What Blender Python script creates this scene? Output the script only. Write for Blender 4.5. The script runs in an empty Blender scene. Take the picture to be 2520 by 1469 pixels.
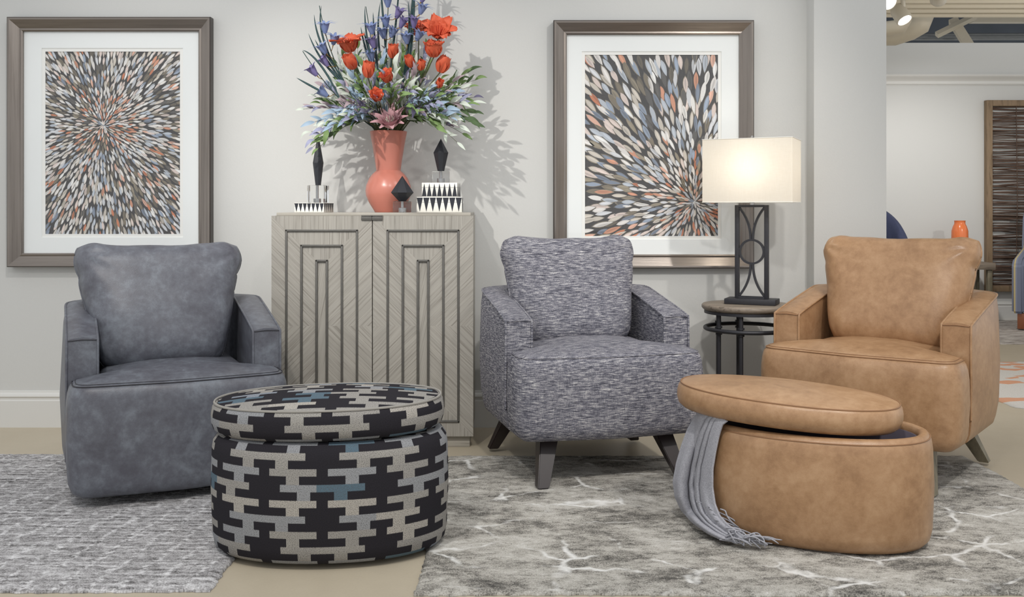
import bpy, bmesh, math, random
from mathutils import Vector, Matrix, noise
rnd = random.Random(7)
S = bpy.context.scene
C = S.collection
PI = math.pi

# ------------------------------------------------------------------ camera
FPX, HZ, CAMZ = 2405.0, 515.0, 1.03
cd = bpy.data.cameras.new('camera'); cam = bpy.data.objects.new('camera', cd); C.objects.link(cam)
cam.location = (0, 0, CAMZ); cam.rotation_euler = (PI/2, 0, 0)
cd.sensor_width = 36; cd.lens = FPX/2520*36; cd.shift_y = (HZ-734.5)/2520
S.camera = cam
def P(x, y, d):            # pixel + distance from the camera plane -> point
    return Vector(((x-1260)*d/FPX, d, CAMZ-(y-HZ)*d/FPX))

# ------------------------------------------------------------------ world + light
W = bpy.data.worlds.new('world'); S.world = W; W.use_nodes = True
bg = W.node_tree.nodes['Background']; bg.inputs[0].default_value = (0.96, 0.98, 1.0, 1); bg.inputs[1].default_value = 0.60
S.view_settings.view_transform = 'Standard'; S.view_settings.look = 'None'
S.view_settings.exposure = 0.5; S.view_settings.gamma = 1.0
S.view_settings.use_curve_mapping = False
def spot(name, loc, tgt, watt, angle, blend=0.6, size=0.05, col=(1, 0.965, 0.92)):
    l = bpy.data.lights.new(name, 'SPOT'); l.energy = watt; l.spot_size = math.radians(angle)
    l.spot_blend = blend; l.shadow_soft_size = size; l.color = col
    o = bpy.data.objects.new(name, l); C.objects.link(o); o.location = loc
    o.rotation_euler = (Vector(tgt)-Vector(loc)).to_track_quat('-Z', 'Y').to_euler()
    return o
spot('track_or_fill_spot', (-1.40, 1.9, 2.75), (-0.55, 4.5, 1.25), 120, 42, 0.9, 0.022, (1, 0.965, 0.91))
spot('track_or_fill_spot', (-1.2, 2.7, 2.85), (-1.70, 4.6, 1.0), 50, 62, 0.9, 0.04, (1, 0.97, 0.94))
spot('track_or_fill_spot', (1.25, 2.9, 2.85), (0.6, 4.6, 1.2), 42, 62, 0.9, 0.04)
spot('track_or_fill_spot', (-1.0, 1.3, 2.85), (-1.1, 3.4, 0.4), 85, 60, 0.9, 0.06)
spot('track_or_fill_spot', (0.3, 1.3, 2.85), (0.3, 3.6, 0.4), 85, 60, 0.9, 0.06)
spot('track_or_fill_spot', (1.6, 1.6, 2.85), (1.4, 3.7, 0.4), 90, 60, 0.9, 0.06)
spot('track_or_fill_spot', (3.3, 7.3, 2.45), (3.75, 9.1, 0.75), 75, 88, 1.0, 0.06, (1, 0.98, 0.96))
spot('track_or_fill_spot', (4.6, 5.2, 2.2), (4.2, 8.6, 2.1), 55, 120, 1.0, 0.06)  # added fill to brighten the far room's slatted ceiling, not a track fixture
spot('track_or_fill_spot', (2.4, 5.4, 2.5), (2.9, 6.4, 0.0), 60, 100, 0.9, 0.06)

# ------------------------------------------------------------------ materials
def lin(r, g, b, a=1):
    f = lambda v: (v/255/12.92) if v/255 <= 0.04045 else ((v/255+0.055)/1.055)**2.4
    return (f(r), f(g), f(b), a)
class NT:
    def __init__(s, name):
        s.m = bpy.data.materials.new(name); s.m.use_nodes = True
        s.t = s.m.node_tree; s.b = s.t.nodes['Principled BSDF']; s.out = s.t.nodes['Material Output']
    def n(s, typ, **kw):
        o = s.t.nodes.new(typ)
        for k, v in kw.items(): setattr(o, k, v)
        return o
    def l(s, a, b): s.t.links.new(a, b)
    def put(s, sock, v):
        if isinstance(v, bpy.types.NodeSocket): s.l(v, sock)
        else: sock.default_value = v
    def math(s, op, a, b=0.0, c=None):
        o = s.n('ShaderNodeMath', operation=op); s.put(o.inputs[0], a); s.put(o.inputs[1], b)
        if c is not None: s.put(o.inputs[2], c)
        return o.outputs[0]
    def mix(s, f, a, b, mode='MIX'):
        o = s.n('ShaderNodeMix', data_type='RGBA', blend_type=mode)
        s.put(o.inputs[0], f); s.put(o.inputs[6], a); s.put(o.inputs[7], b); return o.outputs[2]
    def coord(s, kind='Object', scale=(1, 1, 1), rot=(0, 0, 0)):
        t = s.n('ShaderNodeTexCoord'); m = s.n('ShaderNodeMapping'); m.inputs['Scale'].default_value = scale
        m.inputs['Rotation'].default_value = rot
        s.l(t.outputs[kind], m.inputs[0]); return m.outputs[0]
    def noise(s, vec, scale, detail=3, rough=0.55, dist=0.0):
        o = s.n('ShaderNodeTexNoise'); s.l(vec, o.inputs['Vector']); o.inputs['Scale'].default_value = scale
        o.inputs['Detail'].default_value = detail; o.inputs['Roughness'].default_value = rough
        o.inputs['Distortion'].default_value = dist; return o.outputs[0]
    def ramp(s, f, stops, interp='LINEAR'):
        o = s.n('ShaderNodeValToRGB'); s.l(f, o.inputs[0]); cr = o.color_ramp; cr.interpolation = interp
        while len(cr.elements) > 1: cr.elements.remove(cr.elements[-1])
        cr.elements[0].position = stops[0][0]; cr.elements[0].color = stops[0][1]
        for p, c in stops[1:]:
            e = cr.elements.new(p); e.color = c
        return o.outputs[0]
    def bump(s, h, strength=0.3, dist=0.01):
        o = s.n('ShaderNodeBump'); o.inputs['Strength'].default_value = strength; o.inputs['Distance'].default_value = dist
        s.l(h, o.inputs['Height']); s.l(o.outputs[0], s.b.inputs['Normal'])
    def fin(s, col=None, rough=0.6, metal=0.0, spec=None):
        if col is not None: s.put(s.b.inputs['Base Color'], col)
        s.put(s.b.inputs['Roughness'], rough); s.b.inputs['Metallic'].default_value = metal
        if spec is not None: s.b.inputs['Specular IOR Level'].default_value = spec
        return s.m
def g(v): return (v, v, v, 1)
def plain(name, col, rough=0.5, metal=0.0, var=0.12, nscale=18, spec=None, bump=0.0):
    t = NT(name); v = t.coord(); nz = t.noise(v, nscale)
    c2 = tuple(min(1, x*(1-var)) for x in col[:3])+(1,); c1 = tuple(min(1, x*(1+var)) for x in col[:3])+(1,)
    if bump: t.bump(nz, bump, 0.003)
    return t.fin(t.mix(nz, c1, c2), rough, metal, spec)

M = {}
M['wall'] = plain('wall_paint', lin(205, 205, 202), 0.7, var=0.015, nscale=120, bump=0.12)
M['trim'] = plain('trim_paint', lin(216, 215, 211), 0.45, var=0.01)
M['cream'] = plain('cream_paint', lin(214, 206, 188), 0.6, var=0.03)
M['plenum'] = plain('plenum_grey', lin(96, 102, 110), 0.8, var=0.3, nscale=2)
M['duct'] = plain('duct_paint', lin(196, 186, 166), 0.55, var=0.03)
M['steel_dark'] = plain('plenum_steel', lin(128, 130, 130), 0.6, var=0.15)
# floor
t = NT('floor_vinyl'); v = t.coord(); a = t.noise(v, 1.3, 4); b = t.noise(v, 9, 5, 0.65); cc = t.noise(v, 140, 2)
col = t.mix(a, lin(186, 174, 152), lin(206, 196, 176)); col = t.mix(t.math('MULTIPLY', b, 0.5), col, lin(170, 158, 138))
col = t.mix(t.math('MULTIPLY', cc, 0.25), col, lin(150, 140, 120)); M['floor'] = t.fin(col, 0.42, spec=0.35)
# leathers
def leather(name, dark, mid, light, rough, scale=7):
    t = NT(name); v = t.coord(); a = t.noise(v, scale, 6, 0.62, 0.6); b = t.noise(v, scale*5, 5, 0.7); d = t.noise(v, 420, 2, 0.5)
    f = t.math('ADD', t.math('MULTIPLY', a, 0.56), t.math('MULTIPLY', b, 0.44))
    col = t.ramp(f, [(0.38, dark), (0.5, mid), (0.63, light)])
    vv = t.n('ShaderNodeTexVoronoi'); t.l(v, vv.inputs['Vector']); vv.inputs['Scale'].default_value = 330
    h = t.math('ADD', t.math('MULTIPLY', vv.outputs[0], 0.6), d)
    t.bump(h, 0.12, 0.002)
    return t.fin(col, t.math('ADD', t.math('MULTIPLY', a, 0.15), rough-0.07), spec=0.45)
M['leather_grey'] = leather('leather_grey', lin(84, 84, 92), lin(97, 99, 107), lin(117, 122, 130), 0.40)
M['leather_tan'] = leather('leather_tan', lin(149, 114, 82), lin(165, 129, 95), lin(178, 143, 109), 0.36, 7)
M['leather_tan_seam'] = plain('leather_tan_seam', lin(146, 108, 76), 0.5)
M['leather_grey_seam'] = plain('leather_grey_seam', lin(50, 50, 56), 0.5)
# slub fabric
t = NT('fabric_slub'); tc = t.n('ShaderNodeTexCoord')
def mp(sc):
    m = t.n('ShaderNodeMapping'); m.inputs['Scale'].default_value = sc; t.l(tc.outputs['Object'], m.inputs[0]); return m.outputs[0]
sx = t.n('ShaderNodeSeparateXYZ'); t.l(tc.outputs['Normal'], sx.inputs[0])
up = t.math('GREATER_THAN', t.math('ABSOLUTE', sx.outputs[2]), 0.75)
n1 = t.noise(mp((34, 34, 330)), 1.0, 4, 0.6); n2 = t.noise(mp((34, 330, 34)), 1.0, 4, 0.6)
ns = t.mix(up, n1, n2)
fine = t.noise(mp((300, 300, 420)), 1.0, 2, 0.6)
vert = t.noise(mp((420, 420, 40)), 1.0, 2, 0.6)
f = t.math('ADD', t.math('ADD', t.math('MULTIPLY', ns, 0.62), t.math('MULTIPLY', fine, 0.22)), t.math('MULTIPLY', vert, 0.16))
col = t.ramp(f, [(0.37, lin(62, 62, 70)), (0.46, lin(96, 96, 106)), (0.52, lin(130, 129, 137)), (0.58, lin(168, 166, 168)), (0.68, lin(222, 219, 216))])
t.bump(f, 0.5, 0.003); M['fabric'] = t.fin(col, 0.9, spec=0.15)
# throw
t = NT('throw_wool'); v = t.coord(); a = t.noise(v, 260, 3, 0.7); b = t.noise(v, 40, 3)
col = t.mix(a, lin(116, 116, 124), lin(204, 204, 210)); col = t.mix(t.math('MULTIPLY', b, 0.2), col, lin(130, 130, 138)); t.bump(a, 0.5, 0.003)
M['throw'] = t.fin(col, 0.95, spec=0.1)
# woods
def wood(name, base, dark, rough=0.5, kind='UV', sc=(3, 90, 1)):
    t = NT(name); v = t.coord(kind, sc); a = t.noise(v, 1.0, 5, 0.65, 0.25)
    v2 = t.coord(kind, (sc[0]*0.9, sc[1]*0.16, 1)); b = t.noise(v2, 1.0, 3, 0.6, 0.4)
    k = t.ramp(a, [(0.36, g(0)), (0.47, g(0.75)), (0.58, g(1))])
    col = t.mix(k, dark, base); col = t.mix(t.ramp(b, [(0.42, g(0)), (0.7, g(0.5))]), col, tuple(min(1, x*0.72) for x in base[:3])+(1,))
    t.bump(a, 0.25, 0.002)
    return t.fin(col, rough)
M['cab_wood'] = wood('greywashed_oak', lin(162, 158, 150), lin(128, 123, 115), 0.5, 'UV', (3.0, 150, 1))
M['cab_top'] = wood('greywashed_oak_top', lin(172, 167, 157), lin(140, 135, 125), 0.5, 'Object', (3, 70, 70))
M['cab_trim'] = plain('cabinet_moulding', lin(84, 82, 78), 0.45, var=0.25, nscale=60)
M['table_wood'] = wood('table_oak', lin(140, 128, 114), lin(92, 82, 70), 0.5, 'Object', (4, 60, 60))
M['leg_grey'] = wood('leg_greywood', lin(126, 118, 98), lin(84, 78, 62), 0.5, 'Object', (50, 50, 4))
M['leg_dark'] = plain('leg_espresso', lin(44, 36, 36), 0.35, var=0.15, nscale=40)
M['plinth'] = plain('plinth_brown', lin(58, 44, 38), 0.4)
M['iron'] = plain('dark_iron', lin(54, 54, 58), 0.5, 0.3, var=0.2, nscale=90, bump=0.1)
M['black'] = plain('black_ceramic', lin(40, 42, 48), 0.42, var=0.1, nscale=80)
M['coral'] = plain('coral_glaze', lin(198, 124, 108), 0.28, var=0.03)
M['pewter'] = wood('pewter_frame', lin(140, 132, 125), lin(124, 116, 109), 0.30, 'UV', (2, 90, 1))
for nd in M['pewter'].node_tree.nodes:
    if nd.type == 'BSDF_PRINCIPLED': nd.inputs['Metallic'].default_value = 0.75
M['frame_edge'] = plain('frame_edge', lin(70, 64, 60), 0.4, 0.3)
M['mat'] = plain('mat_board', lin(238, 241, 240), 0.8, var=0.01)
M['mat2'] = plain('mat_bevel', lin(240, 240, 236), 0.8, var=0.01)
M['silver'] = plain('satin_metal', lin(170, 170, 170), 0.25, 0.9)
M['white_inlay'] = plain('bone_inlay', lin(236, 234, 226), 0.35, var=0.03)
M['black_inlay'] = plain('black_inlay', lin(36, 38, 46), 0.35, var=0.1)
M['lining'] = plain('ottoman_lining', lin(90, 84, 96), 0.9)
M['orange_vase'] = plain('orange_glaze', lin(226, 122, 70), 0.2, var=0.04)
M['navy'] = plain('navy_fabric', lin(52, 58, 84), 0.9, var=0.15, nscale=60)
M['light_wood'] = plain('bracket_wood', lin(176, 132, 84), 0.5)
M['red_wood'] = plain('cherry_leg', lin(126, 74, 48), 0.4)
M['twig'] = plain('twig_bark', lin(92, 72, 60), 0.8, var=0.4, nscale=14)
M['twig_frame'] = wood('twig_frame_wood', lin(140, 118, 92), lin(104, 84, 62), 0.6, 'Object', (40, 40, 6))
M['white_metal'] = plain('white_metal', lin(222, 216, 202), 0.4, var=0.02)
t = NT('print_paint'); ca = t.n('ShaderNodeVertexColor'); ca.layer_name = 'Col'
nz = t.noise(t.coord(), 160, 3); M['print'] = t.fin(t.mix(t.math('MULTIPLY', nz, 0.25), ca.outputs[0], g(0.25)), 0.55)
def glass(name, ior=1.5, rough=0.0, pane=False):
    t = NT(name)
    if pane:
        tr = t.n('ShaderNodeBsdfTransparent'); gl = t.n('ShaderNodeBsdfGlossy'); gl.inputs['Roughness'].default_value = 0.02
        mx = t.n('ShaderNodeMixShader'); mx.inputs[0].default_value = 0.045; t.l(tr.outputs[0], mx.inputs[1]); t.l(gl.outputs[0], mx.inputs[2])
        t.l(mx.outputs[0], t.out.inputs[0]); return t.m
    t.b.inputs['Transmission Weight'].default_value = 1.0; t.b.inputs['IOR'].default_value = ior
    return t.fin((0.97, 0.98, 0.98, 1), rough)
M['pane'] = glass('picture_glazing', pane=True); M['crystal'] = glass('crystal')
def emit(name, col, st):
    t = NT(name); e = t.n('ShaderNodeEmission'); e.inputs[0].default_value = col; e.inputs[1].default_value = st
    t.l(e.outputs[0], t.out.inputs[0]); return t.m
M['bulb'] = emit('bulb_glow', (1, 0.93, 0.82, 1), 10)
M['spot_face'] = emit('spot_glow', (1, 0.97, 0.92, 1), 5)
# lamp shade: linen, partly translucent
t = NT('shade_linen'); v = t.coord('Object', (300, 300, 30)); a = t.noise(v, 1.0, 3); v2 = t.coord('Object', (40, 40, 500)); b = t.noise(v2, 1.0, 2)
col = t.mix(t.math('MULTIPLY', t.math('ADD', a, b), 0.5), lin(230, 222, 208), lin(243, 238, 228))
df = t.n('ShaderNodeBsdfDiffuse'); tl = t.n('ShaderNodeBsdfTranslucent'); mx = t.n('ShaderNodeMixShader'); mx.inputs[0].default_value = 0.36
t.l(col, df.inputs[0]); t.l(col, tl.inputs[0]); t.l(df.outputs[0], mx.inputs[1]); t.l(tl.outputs[0], mx.inputs[2]); t.l(mx.outputs[0], t.out.inputs[0])
M['shade'] = t.m
# rugs
t = NT('rug_ribbed'); tc = t.n('ShaderNodeTexCoord')
def mp(sc, rot=(0, 0, 0)):
    m = t.n('ShaderNodeMapping'); m.inputs['Scale'].default_value = sc; m.inputs['Rotation'].default_value = rot; t.l(tc.outputs['Object'], m.inputs[0]); return m.outputs[0]
a = t.noise(mp((5, 60, 1)), 1.0, 4, 0.6); b = t.noise(mp((210, 210, 1)), 1.0, 3, 0.75); cst = t.noise(mp((11, 1.6, 1), (0, 0, 0.12)), 1.0, 3, 0.6, 0.8); dd = t.noise(mp((40, 55, 1)), 1.0, 3, 0.7)
f = t.math('ADD', t.math('MULTIPLY', a, 0.38), t.math('ADD', t.math('MULTIPLY', b, 0.34), t.math('MULTIPLY', dd, 0.28)))
col = t.ramp(f, [(0.39, lin(78, 76, 76)), (0.46, lin(142, 140, 140)), (0.52, lin(184, 182, 183)), (0.62, lin(232, 231, 232))])
wv = t.n('ShaderNodeTexWave', wave_type='BANDS', bands_direction='X'); t.l(mp((1, 1, 1), (0, 0, 0.13)), wv.inputs[0]); wv.inputs['Scale'].default_value = 3.7; wv.inputs['Distortion'].default_value = 2.4; wv.inputs['Detail'].default_value = 3; wv.inputs['Detail Scale'].default_value = 3.5
ln = t.ramp(wv.outputs['Fac'], [(0.80, g(0)), (0.97, g(1))])
lm = t.math('MULTIPLY', t.math('MULTIPLY', ln, t.ramp(dd, [(0.44, g(0)), (0.6, g(1))])), 0.62)
col = t.mix(lm, col, lin(240, 239, 240))
t.bump(f, 0.8, 0.01); M['rug_left'] = t.fin(col, 0.95, spec=0.05)
t = NT('rug_abstract'); tc = t.n('ShaderNodeTexCoord')
a = t.noise(mp((3.4, 7.0, 1)), 1.0, 6, 0.72, 0.4); b = t.noise(mp((230, 230, 1)), 1.0, 3, 0.8); w = t.noise(mp((4.2, 5.6, 1)), 1.0, 4, 0.65)
a2 = t.noise(mp((26, 44, 1)), 1.0, 4, 0.75)
f = t.math('ADD', t.math('MULTIPLY', a, 0.48), t.math('ADD', t.math('MULTIPLY', b, 0.36), t.math('MULTIPLY', a2, 0.28)))
col = t.ramp(f, [(0.45, lin(74, 72, 70)), (0.52, lin(130, 127, 121)), (0.57, lin(178, 174, 166)), (0.64, lin(202, 199, 192)), (0.74, lin(230, 228, 225))])
vm = t.n('ShaderNodeVectorMath', operation='ADD'); nvec = t.n('ShaderNodeTexNoise'); t.l(mp((3, 3, 1)), nvec.inputs['Vector']); nvec.inputs['Scale'].default_value = 1.0; nvec.inputs['Detail'].default_value = 4
vs = t.n('ShaderNodeVectorMath', operation='SCALE'); t.l(nvec.outputs['Color'], vs.inputs[0]); vs.inputs['Scale'].default_value = 0.9
t.l(mp((3.4, 4.6, 1), (0, 0, 0.5)), vm.inputs[0]); t.l(vs.outputs[0], vm.inputs[1])
vo = t.n('ShaderNodeTexVoronoi', feature='DISTANCE_TO_EDGE'); t.l(vm.outputs[0], vo.inputs['Vector']); vo.inputs['Scale'].default_value = 1.0
e = t.ramp(vo.outputs['Distance'], [(0.0, g(1)), (0.014, g(0.8)), (0.036, g(0))])
e = t.math('MULTIPLY', e, t.ramp(w, [(0.48, g(0)), (0.60, g(0.9))]))
col = t.mix(e, col, lin(240, 239, 236))
t.bump(t.math('ADD', f, t.math('MULTIPLY', e, -0.25)), 0.7, 0.01); M['rug_right'] = t.fin(col, 0.95, spec=0.05)
t = NT('rug_far'); v = t.coord('Object', (2.2, 4.0, 1)); vo = t.n('ShaderNodeTexVoronoi'); t.l(v, vo.inputs['Vector']); vo.inputs['Scale'].default_value = 3.4
b = t.noise(t.coord('Object', (120, 120, 1)), 1.0, 3); sp = t.n('ShaderNodeSeparateColor'); t.l(vo.outputs['Color'], sp.inputs[0])
col = t.mix(b, lin(176, 172, 166), lin(216, 212, 206)); col = t.mix(t.math('GREATER_THAN', sp.outputs[0], 0.84), col, lin(200, 150, 122))
M['rug_far'] = t.fin(col, 0.95, spec=0.05)
t = NT('rug_far_grey'); v = t.coord('Object', (8, 40, 1)); a = t.noise(v, 1.0, 4, 0.7); M['rug_far_grey'] = t.fin(t.ramp(a, [(0.35, lin(110, 100, 92)), (0.6, lin(196, 190, 184))]), 0.95, spec=0.05)
# woven block pattern
t = NT('woven_blocks'); tc = t.n('ShaderNodeTexCoord'); sp = t.n('ShaderNodeSeparateXYZ'); t.l(tc.outputs['UV'], sp.inputs[0])
zz = t.math('MULTIPLY', t.math('PINGPONG', sp.outputs[0], 0.0022), 0.9)
U = t.math('DIVIDE', sp.outputs[0], 0.168); V = t.math('DIVIDE', t.math('ADD', sp.outputs[1], zz), 0.0445)
R = t.math('FLOOR', V); fv = t.math('FRACT', V); bar = t.math('GREATER_THAN', fv, 0.54)
ty = t.math('SINE', t.math('MULTIPLY', R, PI/2)); k0 = t.math('FLOOR', U)
hw = t.math('ADD', t.math('MULTIPLY', bar, 0.405-0.112), 0.112)
def cand(k):
    s = t.math('MULTIPLY', t.math('MULTIPLY', ty, t.math('COSINE', t.math('MULTIPLY', k, PI))), 0.19)
    d = t.math('ABSOLUTE', t.math('SUBTRACT', U, t.math('ADD', k, s)))
    m = t.math('LESS_THAN', d, hw)
    cx = t.n('ShaderNodeCombineXYZ'); t.put(cx.inputs[0], k); t.put(cx.inputs[1], R)
    wn = t.n('ShaderNodeTexWhiteNoise', noise_dimensions='2D'); t.l(cx.outputs[0], wn.inputs['Vector'])
    c = t.ramp(wn.outputs['Value'], [(0, lin(156, 153, 148)), (0.3, lin(150, 152, 155)), (0.52, lin(176, 171, 163)), (0.68, lin(140, 147, 157)), (0.80, lin(160, 157, 151)), (0.9, lin(88, 110, 124))], 'CONSTANT')
    return m, c
m0, c0 = cand(k0); m1, c1 = cand(t.math('ADD', k0, 1.0))
sc = t.n('ShaderNodeMapping'); sc.inputs['Scale'].default_value = (330, 460, 1); t.l(tc.outputs['UV'], sc.inputs[0]); nz = t.noise(sc.outputs[0], 1.0, 2, 0.7)
blk = t.mix(nz, lin(28, 27, 31), lin(54, 52, 57))
col = t.mix(m0, blk, c0); col = t.mix(m1, col, c1)
lightm = t.math('MAXIMUM', m0, m1)
col = t.mix(t.math('MULTIPLY', lightm, t.ramp(nz, [(0.36, g(0.8)), (0.5, g(0.1)), (0.64, g(0))])), col, lin(84, 82, 82))
t.bump(nz, 0.5, 0.002); M['woven'] = t.fin(col, 0.92, spec=0.1)
# striped recliner
t = NT('striped_fabric'); v = t.coord(); wv = t.n('ShaderNodeTexWave', wave_type='BANDS', bands_direction='X'); t.l(v, wv.inputs[0]); wv.inputs['Scale'].default_value = 3.6
col = t.ramp(wv.outputs['Fac'], [(0.0, lin(104, 110, 128)), (0.6, lin(120, 125, 142)), (0.93, lin(176, 160, 116))], 'CONSTANT'); M['stripes'] = t.fin(col, 0.9)
# leaves and petals
def leafmat(name, col, tw=0.25):
    t = NT(name); v = t.coord('Object', (1, 1, 1)); nz = t.noise(v, 60, 2)
    c2 = tuple(x*0.8 for x in col[:3])+(1,)
    return t.fin(t.mix(nz, col, c2), 0.55, spec=0.3)
LEAF = [('green', lin(122, 148, 92)), ('pale mint', lin(210, 218, 206)), ('lavender', lin(156, 158, 184)), ('dusty blue', lin(160, 182, 202)), ('mauve', lin(178, 160, 166)), ('deep green', lin(84, 106, 70)), ('slate purple', lin(104, 100, 126))]
for nme, c_ in LEAF: M['leaf_'+nme] = leafmat('leaf_'+nme.replace(' ', '_'), c_)
M['stem'] = leafmat('stem_brown', lin(92, 96, 66)); M['stem_dark'] = leafmat('stem_dark', lin(56, 78, 74))
M['blade'] = leafmat('blade_teal', lin(62, 88, 90)); M['orange'] = leafmat('petal_orange', lin(224, 104, 72)); M['orange2'] = leafmat('petal_centre', lin(176, 50, 30))
M['blue'] = leafmat('petal_blue', lin(134, 150, 194)); M['violet'] = leafmat('petal_violet', lin(132, 122, 170)); M['yellow'] = leafmat('calyx_amber', lin(170, 130, 60))
M['pink'] = leafmat('petal_pink', lin(216, 170, 176)); M['pinkc'] = leafmat('stamen_cream', lin(228, 224, 204))

# ------------------------------------------------------------------ mesh helpers
def link(o, parent=None):
    C.objects.link(o)
    if parent is not None: o.parent = parent
    return o
def tag(o, label, cat, group=None):
    o['label'] = label; o['category'] = cat
    if group: o['group'] = group
    return o
def structure(o): o['kind'] = 'structure'; return o
def thing(name, label, cat, loc=(0, 0, 0), rz=0.0, group=None):
    o = bpy.data.objects.new(name, None); C.objects.link(o); o.empty_display_size = 0.1
    o.location = loc; o.rotation_euler = (0, 0, rz); return tag(o, label, cat, group)
def me_of(name, vs, fs, mat, smooth=True, uvs=None):
    me = bpy.data.meshes.new(name); me.from_pydata([tuple(v) for v in vs], [], fs)
    me.materials.append(M[mat] if isinstance(mat, str) else mat)
    if smooth:
        me.polygons.foreach_set('use_smooth', [True]*len(me.polygons))
    if uvs is not None:
        ul = me.uv_layers.new(name='UVMap'); fl = []
        for f in uvs:
            for p in f: fl.extend(p)
        ul.data.foreach_set('uv', fl)
    me.update(); return me
def mo(name, vs, fs, mat, parent=None, smooth=True, uvs=None):
    return link(bpy.data.objects.new(name, me_of(name, vs, fs, mat, smooth, uvs)), parent)
def autosmooth(o, ang=40):
    me = o.data; me.polygons.foreach_set('use_smooth', [True]*len(me.polygons))
    me.set_sharp_from_angle(angle=math.radians(ang)); return o
def box(name, c, s, mat, parent=None, bev=0.0, rot=None, seg=2):
    bm = bmesh.new(); bmesh.ops.create_cube(bm, size=1)
    bmesh.ops.scale(bm, vec=s, verts=bm.verts)
    if bev: bmesh.ops.bevel(bm, geom=list(bm.edges), offset=bev, segments=seg, affect='EDGES', profile=0.5)
    if rot is not None: bmesh.ops.rotate(bm, cent=(0, 0, 0), matrix=rot, verts=bm.verts)
    bmesh.ops.translate(bm, vec=c, verts=bm.verts)
    me = bpy.data.meshes.new(name); bm.to_mesh(me); bm.free(); me.materials.append(M[mat])
    o = link(bpy.data.objects.new(name, me), parent)
    if bev: autosmooth(o, 35)
    return o
def grid_faces(nr, nc, closed):
    fs = []
    for i in range(nr-1):
        for j in range(nc if closed else nc-1):
            a = i*nc+j; b = i*nc+(j+1) % nc
            fs.append((a, b, b+nc, a+nc))
    return fs
def sweep(path, rad, n=8, caps=True):
    path = [Vector(p) for p in path]; vs = []; N = len(path)
    rr = rad if isinstance(rad, (list, tuple)) else [rad]*N
    t0 = (path[1]-path[0]).normalized(); up = Vector((0, 0, 1)) if abs(t0.z) < 0.9 else Vector((1, 0, 0))
    x = t0.cross(up).normalized()
    for i, p in enumerate(path):
        t_ = (path[min(i+1, N-1)]-path[max(i-1, 0)]).normalized()
        x = (x-t_*x.dot(t_)).normalized(); y = t_.cross(x)
        for k in range(n):
            a = 2*PI*k/n; vs.append(p+(x*math.cos(a)+y*math.sin(a))*rr[i])
    fs = grid_faces(N, n, True)
    if caps: fs += [tuple(range(n-1, -1, -1)), tuple(range((N-1)*n, N*n))]
    return vs, fs
def tube(name, path, rad, mat, parent=None, n=8, closed=False):
    if closed:
        path = list(path); N = len(path); vs = []; 
        for i, p in enumerate(path):
            t_ = (Vector(path[(i+1) % N])-Vector(path[i-1])).normalized()
            up = Vector((0, 0, 1)) if abs(t_.z) < 0.95 else Vector((1, 0, 0))
            x = t_.cross(up).normalized(); y = t_.cross(x)
            for k in range(n):
                a = 2*PI*k/n; vs.append(Vector(p)+(x*math.cos(a)+y*math.sin(a))*rad)
        fs = [(i*n+k, i*n+(k+1) % n, ((i+1) % N)*n+(k+1) % n, ((i+1) % N)*n+k) for i in range(N) for k in range(n)]
    else: vs, fs = sweep(path, rad, n)
    return autosmooth(mo(name, vs, fs, mat, parent), 60)
def join(parts):
    V = []; F = []
    for vs, fs in parts:
        o = len(V); V += [Vector(v) for v in vs]; F += [tuple(i+o for i in f) for f in fs]
    return V, F
def lathe(name, prof, mat, parent=None, n=48, c=(0, 0, 0)):
    vs = []; 
    for r, z in prof:
        for k in range(n):
            a = 2*PI*k/n; vs.append((c[0]+r*math.cos(a), c[1]+r*math.sin(a), c[2]+z))
    fs = grid_faces(len(prof), n, True)
    if prof[0][0] > 1e-4: fs.append(tuple(range(n-1, -1, -1)))
    if prof[-1][0] > 1e-4: fs.append(tuple(range((len(prof)-1)*n, len(prof)*n)))
    return autosmooth(mo(name, vs, fs, mat, parent), 50)
def ellipse(a, b, n, p=2.0):
    out = []
    for k in range(n):
        th = 2*PI*k/n; c_, s_ = math.cos(th), math.sin(th)
        out.append((a*math.copysign(abs(c_)**(2/p), c_), b*math.copysign(abs(s_)**(2/p), s_)))
    return out
def resample(pts, step, closed=True):
    pts = [Vector(p) for p in pts]; L = []; n = len(pts); tot = 0
    segs = n if closed else n-1
    ls = [(pts[(i+1) % n]-pts[i]).length for i in range(segs)]; tot = sum(ls); m = max(4, int(round(tot/step))); out = []
    i = 0; acc = 0
    for k in range(m if closed else m+1):
        d = tot*k/m
        while i < segs-1 and acc+ls[i] < d: acc += ls[i]; i += 1
        f = (d-acc)/ls[i] if ls[i] > 1e-9 else 0
        out.append(pts[i].lerp(pts[(i+1) % n], min(1, max(0, f))))
    return out
def round_poly(pts, rad, seg=8):
    out = []; n = len(pts)
    for i in range(n):
        p = Vector(pts[i]); a = Vector(pts[i-1]); b = Vector(pts[(i+1) % n]); r = rad[i]
        u = (a-p).normalized(); w = (b-p).normalized(); ang = u.angle(w)
        if r <= 0 or ang > PI-0.02: out.append(p); continue
        tl = min(r/math.tan(ang/2), 0.48*(a-p).length, 0.48*(b-p).length)
        s, e = p+u*tl, p+w*tl
        for k in range(seg+1):
            f = k/seg; out.append(s*(1-f)**2+p*2*f*(1-f)+e*f*f)
    return out
def normals2(pts):
    n = len(pts); out = []
    for i in range(n):
        t_ = (Vector(pts[(i+1) % n])-Vector(pts[i-1])).normalized(); out.append(Vector((t_.y, -t_.x)))
    return out
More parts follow.
